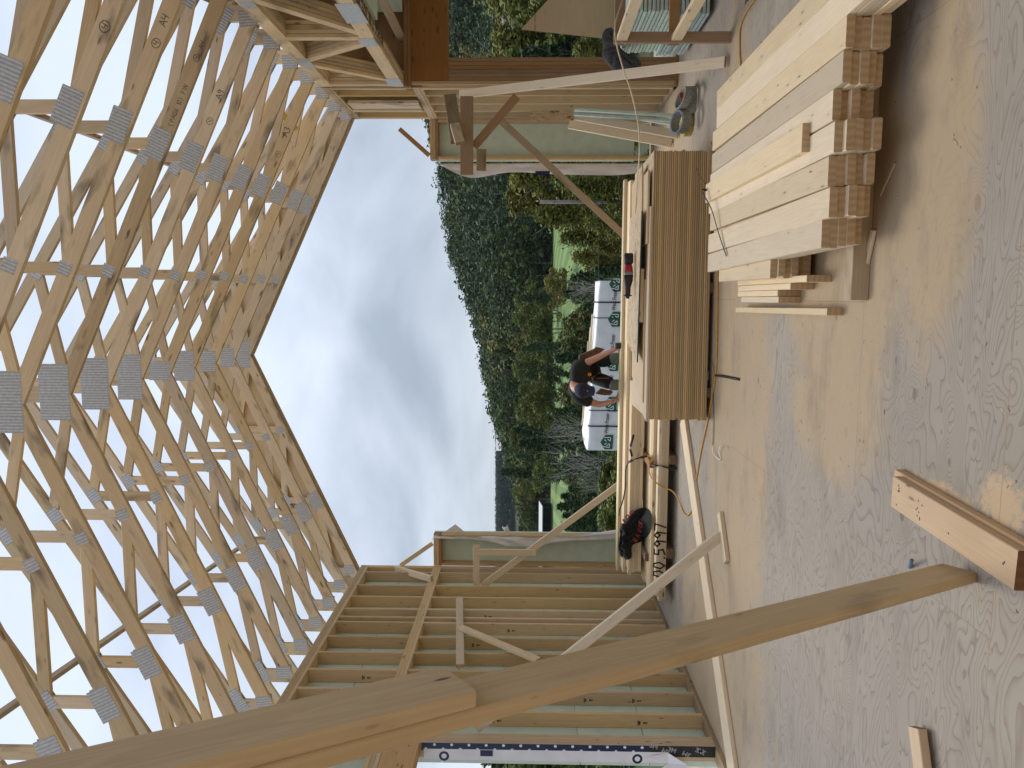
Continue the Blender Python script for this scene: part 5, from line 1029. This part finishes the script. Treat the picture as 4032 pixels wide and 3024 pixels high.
# ================================================================== WRAPPED LUMBER BUNDLE
BA, BB = V((.41, 21.9, 0)), V((-4.45, 21.9, .27)); bl = (BB-BA).length; bx = (BB-BA).normalized(); by = V((0, 1, 0)); ZT = -.305; BH = .86
def bundle(name, label, zt_, prn):
    t = thing(name, label, 'lumber bundle', BA+V((0, 0, zt_-BH))); nx_, nz_ = 70, 16; vs = []; fs = []; r = random.Random(8)
    from mathutils import noise as mn
    def disp(u, v, side): return .022*mn.noise(V((u*2.2+v*1.5, v*3.5, side)))+.012*abs(mn.noise(V((u*7-v*5, v*4, side+3))))
    grid = {}
    prof = [(0, 0), (0, .25), (0, .5), (0, .7), (0, .85), (0, .93), (0, .98), (.03, 1.0), (.2, 1.01), (.45, 1.02), (.75, 1.02), (1.0, 1.015), (1.17, 1.0), (1.2, .95), (1.2, .5), (1.2, 0)]
    for i in range(nx_):
        u = bl*i/(nx_-1)
        for j, (dy_, hz) in enumerate(prof):
            k = disp(u, hz*BH+dy_, 0 if dy_ < .01 else 5); p = BA+bx*u+by*dy_+V((0, 0, zt_-BH+hz*BH)); k += (.09*sst((u/bl-.66)/.12)*(1-sst((u/bl-.9)/.12)) if 0.03 < dy_ < 1.1 and hz > .97 else 0); n_ = -by if dy_ < .01 else V((0, 0, 1)) if hz > .97 else by
            vs.append(p+n_*k)
    m_ = len(prof)
    for i in range(nx_-1):
        for j in range(m_-1): q = i*m_+j; fs.append((q, q+1, q+m_+1, q+m_))
    fs.append(tuple(range(m_))); fs.append(tuple((nx_-1)*m_+j for j in range(m_)))
    wp = mesh_obj('wrap', vs, fs, M['bwrap'], t, smooth=True)
    if prn:
        # u measured along the front from the right-hand end
        def onf(X, Y, off=.03):
            d_ = ray(X, Y); nrm = by; o = V((0, 0, EYE)); s = (BA-by*off-o).dot(nrm)/d_.dot(nrm); return o+d_*s
        for (X, Y) in ((2390, 1741), (2405, 1592), (2412, 1432), (2420, 1257), (2425, 1118)):
            c = onf(X, Y); xd = -bx; k = .222
            pent = [(-.95, -.75), (.95, -.75), (.95, .28), (0, .85), (-.95, .28)]
            mesh_obj('logo', [c+xd*a*k+V((0, 0, b2*k)) for a, b2 in pent], [(0, 1, 2, 3, 4)], M['green'], wp)
            c2 = c-by*.004
            for L_ in ([(-.55, .50), (-.72, -.35), (-.18, -.35), (-.48, .02)], [(.62, .42), (.62, -.42), (.12, -.42), (.42, -.05)], [(-.3, .3), (-.1, .02)], [(.34, .35), (.12, .1)]):
                for p_, q_ in zip(L_[:-1], L_[1:]):
                    d2 = V((q_[0]-p_[0], q_[1]-p_[1])).normalized(); n2 = V((-d2.y, d2.x))*.05; P4 = [V(p_)+n2, V(q_)+n2, V(q_)-n2, V(p_)-n2]
                    mesh_obj('logo_stroke', [c2+xd*a.x*k+V((0, 0, a.y*k)) for a in P4], [(0, 1, 2, 3)], M['wrap'], wp)
            text_obj('print', 'West Fraser', c2+xd*.25+V((0, 0, .0)), xd, V((0, 0, 1)), .150, M['ink'], wp, bold=.002, sx=.78)
        text_obj('print', 'CANADIAN', onf(2437, 1725, .035), -bx, V((0, 0, 1)), .08, M['ink'], wp)
        for Y, mt, r_ in ((1194, 'black', .02), (1256, 'dgreen', .012), (1622, 'dgreen', .014), (1684, 'black', .02)):
            c = onf(2380, Y, .036); u = (c-BA).dot(bx); P = [BA+bx*u+by*dy_-by*(.036 if dy_ < .01 else 0)+V((0, 0, zt_-BH+hz*BH+(.03 if hz > .97 and dy_ > .01 else 0))) for dy_, hz in prof[:13]]
            tube('strap', P, r_, M[mt], t, n=4, flat=.004, sm=0)
    return t
bundle('lumber_bundle', 'white wrapped lumber bundle with green house emblems and straps beyond the deck', ZT, True)
b2 = bundle('lumber_bundle', 'lower white wrapped bundle carrying the printed one, hidden behind the lumber stacks', ZT-BH-.12, False)
for i, u in enumerate((.5, 2.2, 4.2)): 
    for z, w0 in ((ZT-BH-.10, 'between the two bundles'), (ZT-2*BH-.22, 'under the lower bundle')):
        beam('bearer', BA+bx*u+V((0, 0, z+.045)), BA+bx*u+by*1.2+V((0, 0, z+.045)), .089, .089, (0, 0, 1), M['oldw'], label='square bearer %s, %s from its right end' % (w0, ORD[i]), cat='bearer')
# rest on the real ground
for o in [o for o in bpy.data.objects if o.parent is None and o.get('label', '').find('under the lower bundle') > 0]: o.scale.y = 1
for i, (X0, Y0, X1, Y1, dyy, zz) in enumerate(((2338, 1200, 2330, 1500, .55, .05), (2328, 1255, 2322, 1560, .85, .05), (2312, 1283, 2308, 1630, .7, .10), (2320, 1400, 2315, 1600, .35, .05))):
    u0 = .95+i*.4; beam('lumber', BA+bx*u0+by*dyy+V((0, 0, ZT+zz+.03)), BA+bx*(u0+2.5)+by*(dyy+.05)+V((0, 0, ZT+zz+.03)), .089, .05, by, M['lumber'], label=['front board', 'rear board', 'raised board', 'short front board'][i]+' lying loose on top of the wrapped lumber bundle', cat='lumber')
# ================================================================== security camera on the left wrap
sc_ = thing('security_camera', 'small white security camera with black face mounted on the left house wrap', 'camera', W(2000, 2108, y=10.85))
p0, p1, p2 = W(2003, 2110, y=10.84), W(1999, 2096, y=10.80), W(1988, 2072, y=10.74)
tube('mount', [p0, p1], .02, M['white'], sc_, sm=0); dx_ = (p2-p1).normalized()
tube('housing', [p1, p1+dx_*.02, p2-dx_*.01, p2], [.022, .036, .042, .036], M['white'], sc_, sm=0, n=12); tube('face', [p2-dx_*.002, p2+dx_*.004+V((0, -.004, 0))], .031, M['black'], sc_, sm=0, n=12); disc('lens', p2+dx_*.006, .011, dx_, M['grey'], sc_)
# ================================================================== PERSON
def skin(name, verts, edges, rad, mat, parent=None, roots=(0,), sub=2, **k):
    m = bpy.data.meshes.new(name); m.from_pydata([tuple(v) for v in verts], edges, []); m.materials.append(mat); o = bpy.data.objects.new(name, m); link(o, Matrix(), parent)
    md = o.modifiers.new('skin', 'SKIN'); md.use_smooth_shade = True
    for i, r in enumerate(rad):
        q = m.skin_vertices[0].data[i]; q.radius = (r, r) if not isinstance(r, tuple) else r
        if i in roots: q.use_root = True
        else: q.use_root = False
    s = o.modifiers.new('sub', 'SUBSURF'); s.levels = sub; s.render_levels = sub; return tag(o, **k) if k else o
def Z(x, y, d): return W(2200+x/4.367, 1280+y/4.367, y=d)
pel = Z(560, 740, 10.48); chest = Z(330, 900, 10.18); neck = Z(250, 1040, 10.02); head0 = Z(300, 1085, 9.93); head1 = Z(460, 1130, 9.80)
shR, shL = Z(350, 710, 10.10), Z(330, 1240, 9.98); elR, elL = Z(640, 570, 9.98), Z(690, 1372, 9.97); wrR, wrL = Z(915, 440, 9.84), Z(930, 1315, 9.83); haR, haL = Z(1010, 395, 9.80), Z(1010, 1250, 9.78)
hpR, hpL = Z(600, 640, 10.45), Z(640, 900, 10.45); knR, knL = Z(960, 580, 10.12), Z(955, 1030, 10.12); anR = V((knR.x+.02, 10.42, .10)); anL = V((knL.x-.03, 10.42, .10)); toR = anR+V((.03, -.20, -.06)); toL = anL+V((-.03, -.20, -.06))
vt = [pel, (pel+chest)/2+V((0, 0, .06)), chest, neck, head0, head1, shR, elR, wrR, haR, shL, elL, wrL, haL, hpR, knR, anR, toR, hpL, knL, anL, toL]
ed = [(0, 1), (1, 2), (2, 3), (3, 4), (4, 5), (2, 6), (6, 7), (7, 8), (8, 9), (2, 10), (10, 11), (11, 12), (12, 13), (0, 14), (14, 15), (15, 16), (16, 17), (0, 18), (18, 19), (19, 20), (20, 21)]
rd = [.11, .10, (.11, .09), .062, .075, .080, .062, .045, .030, (.040, .020), .062, .045, .030, (.040, .020), .08, .045, .036, .036, .08, .045, .036, .036]
roots = [0]
def hand(ha, wr, base_i, sgn, tips):
    d_ = (ha-wr).normalized(); sd3 = V((1, 0, 0)); 
    for i, (dx, dz, l) in enumerate(tips):
        k = len(vt); b0 = ha+d_*.01+V((dx*.5, 0, 0)); m1 = b0+V((dx*.7, -.02, -.022-l*.3)); e1 = m1+V((dx*.3, .002, -l*.62))
        e1.z = max(e1.z, .538); m1.z = max(m1.z, .55)
        vt.extend([b0, m1, e1]); ed.extend([(k, k+1), (k+1, k+2)]); rd.extend([.0105, .0095, .0075]); roots.append(k)
hand(haR, wrR, 9, 1, [(-.034, 0, .045), (-.012, 0, .055), (.012, 0, .055), (.034, 0, .048), (.05, .02, .03)])
hand(haL, wrL, 13, -1, [(-.034, 0, .040), (-.012, 0, .05), (.012, 0, .052), (.034, 0, .048), (.055, .02, .03)])
# nose and ear stubs keep the face under the cap peak
for off, r in ((V((.01, -.085, -.03)), .014), (V((.075, .0, .0)), .018), (V((-.075, .0, .0)), .018)):
    k = len(vt); c = head1+V((0, 0, .0)); vt.extend([c+off*.7, c+off*1.05]); ed.append((k, k+1)); rd.extend([r, r*.8]); roots.append(k)
pr = skin('person', vt, ed, rd, M['skin'], roots=roots); tag(pr, 'person in dark cap, black t-shirt and tool belt bending over the far lumber stack', 'person')
# clothing, each its own child
mid = (pel+chest)/2+V((0, 0, .06)); slR = shR.lerp(elR, .62); slL = shL.lerp(elL, .72)
skin('t_shirt', [pel.lerp(mid, .25), mid, chest, neck.lerp(head0, .2), shR, slR, shL, slL], [(0, 1), (1, 2), (2, 3), (2, 4), (4, 5), (2, 6), (6, 7)], [(.17, .14), (.175, .15), (.195, .15), (.105, .095), .11, .078, .11, .078], M['cloth'], pr)
skin('trousers', [pel, hpR, knR.lerp(hpR, .05), hpL, knL.lerp(hpL, .05), pel.lerp(mid, .3)], [(0, 1), (1, 2), (0, 3), (3, 4), (0, 5)], [.155, .115, .085, .115, .085, .155], M['cloth'], pr)
skin('lower_legs', [knR+V((0, 0, .07)), anR], [(0, 1)], [.085, .065], M['gsock'], pr); skin('lower_legs', [knL+V((0, 0, .07)), anL], [(0, 1)], [.085, .065], M['gsock'], pr)
skin('boot', [anR, toR], [(0, 1)], [.06, .05], M['leather'], pr); skin('boot', [anL, toL], [(0, 1)], [.06, .05], M['leather'], pr)
skin('hair', [head0, head0.lerp(head1, .5)], [(0, 1)], [.078, .084], M['hair'], pr)
cp0 = Z(300, 1100, 9.90); cp1 = Z(400, 1125, 9.80); cp2 = Z(500, 1140, 9.74)
skin('cap', [cp0, cp1, cp2], [(0, 1), (1, 2)], [.075, .118, .112], M['navy'], pr)
pk = [Z(510, 1030, 9.70), Z(610, 1060, 9.64), Z(632, 1130, 9.62), Z(610, 1210, 9.64), Z(510, 1240, 9.70)]
prism('cap_peak', pk, .006, M['navy'], pr, nrm=(0, -.8, .5))
disc('cap_badge', Z(295, 1135, 9.79)+V((0, -.02, .02)), .012, (0, -.8, .6), M['white'], pr); disc('shirt_print', Z(530, 850, 9.94), .024, (0, -1, -.1), M['orange'], pr, r0=.012); disc('shirt_print', Z(530, 850, 9.941), .008, (0, -1, -.1), M['orange'], pr)
disc('sleeve_print', Z(555, 1368, 9.895), .014, (-.5, -1, 0), M['redt'], pr, r0=.006)
def pouch(name, pts, d, th_): return prism(name, [Z(x, y, d) for x, y in pts], th_, M['leather'], pr, nrm=(0, 1, 0))
pouch('tool_pouch', [(350, 590), (355, 520), (460, 480), (600, 420), (650, 380), (790, 415), (700, 490), (600, 560), (480, 600)], 10.22, .10)
pouch('tool_pouch', [(640, 1180), (730, 1100), (820, 1120), (935, 1150), (900, 1190), (800, 1210), (700, 1195)], 10.16, .09)
pouch('belt', [(240, 690), (300, 610), (420, 600), (450, 620), (330, 650), (260, 700)], 10.32, .06)
beam('hammer_handle', Z(640, 915, 10.12), Z(865, 912, 10.10), .024, .018, (0, 0, 1), M['leather'], pr)
pc = beam('pencil', Z(915, 1325, 9.72), Z(1030, 1175, 9.71), .008, .008, (0, 0, 1), M['navy'], label='dark pencil held in the left-hand side hand of the person', cat='pencil')
tt = thing('tape_case', 'small black tape measure case under the hand of the person', 'tape measure', haR); cbox('case', V((haR.x-.0, 9.68, .532)), V((haR.x+.07, 9.74, .60)), M['black'], tt, c=.01)
# ================================================================== air between here and the far ridge
hz_ = mesh_obj('haze', [(x, y, z) for z in (-16, 62) for x, y in ((-1100, -120), (1100, -120), (1100, 1600), (-1100, 1600))], [(0, 3, 2, 1), (4, 5, 6, 7), (0, 1, 5, 4), (1, 2, 6, 5), (2, 3, 7, 6), (3, 0, 4, 7)], M['wrap'], kind='stuff', label='thin pale air paling the far ridge', cat='haze')
m, n, b = newmat('haze'); n.nodes.remove(b); pv = n.nodes.new('ShaderNodeVolumePrincipled'); pv.inputs['Color'].default_value = (.80, .90, 1, 1); pv.inputs['Density'].default_value = .00007; pv.inputs['Anisotropy'].default_value = .2
n.links.new(pv.outputs[0], n.nodes['Material Output'].inputs['Volume']); hz_.data.materials.clear(); hz_.data.materials.append(m)
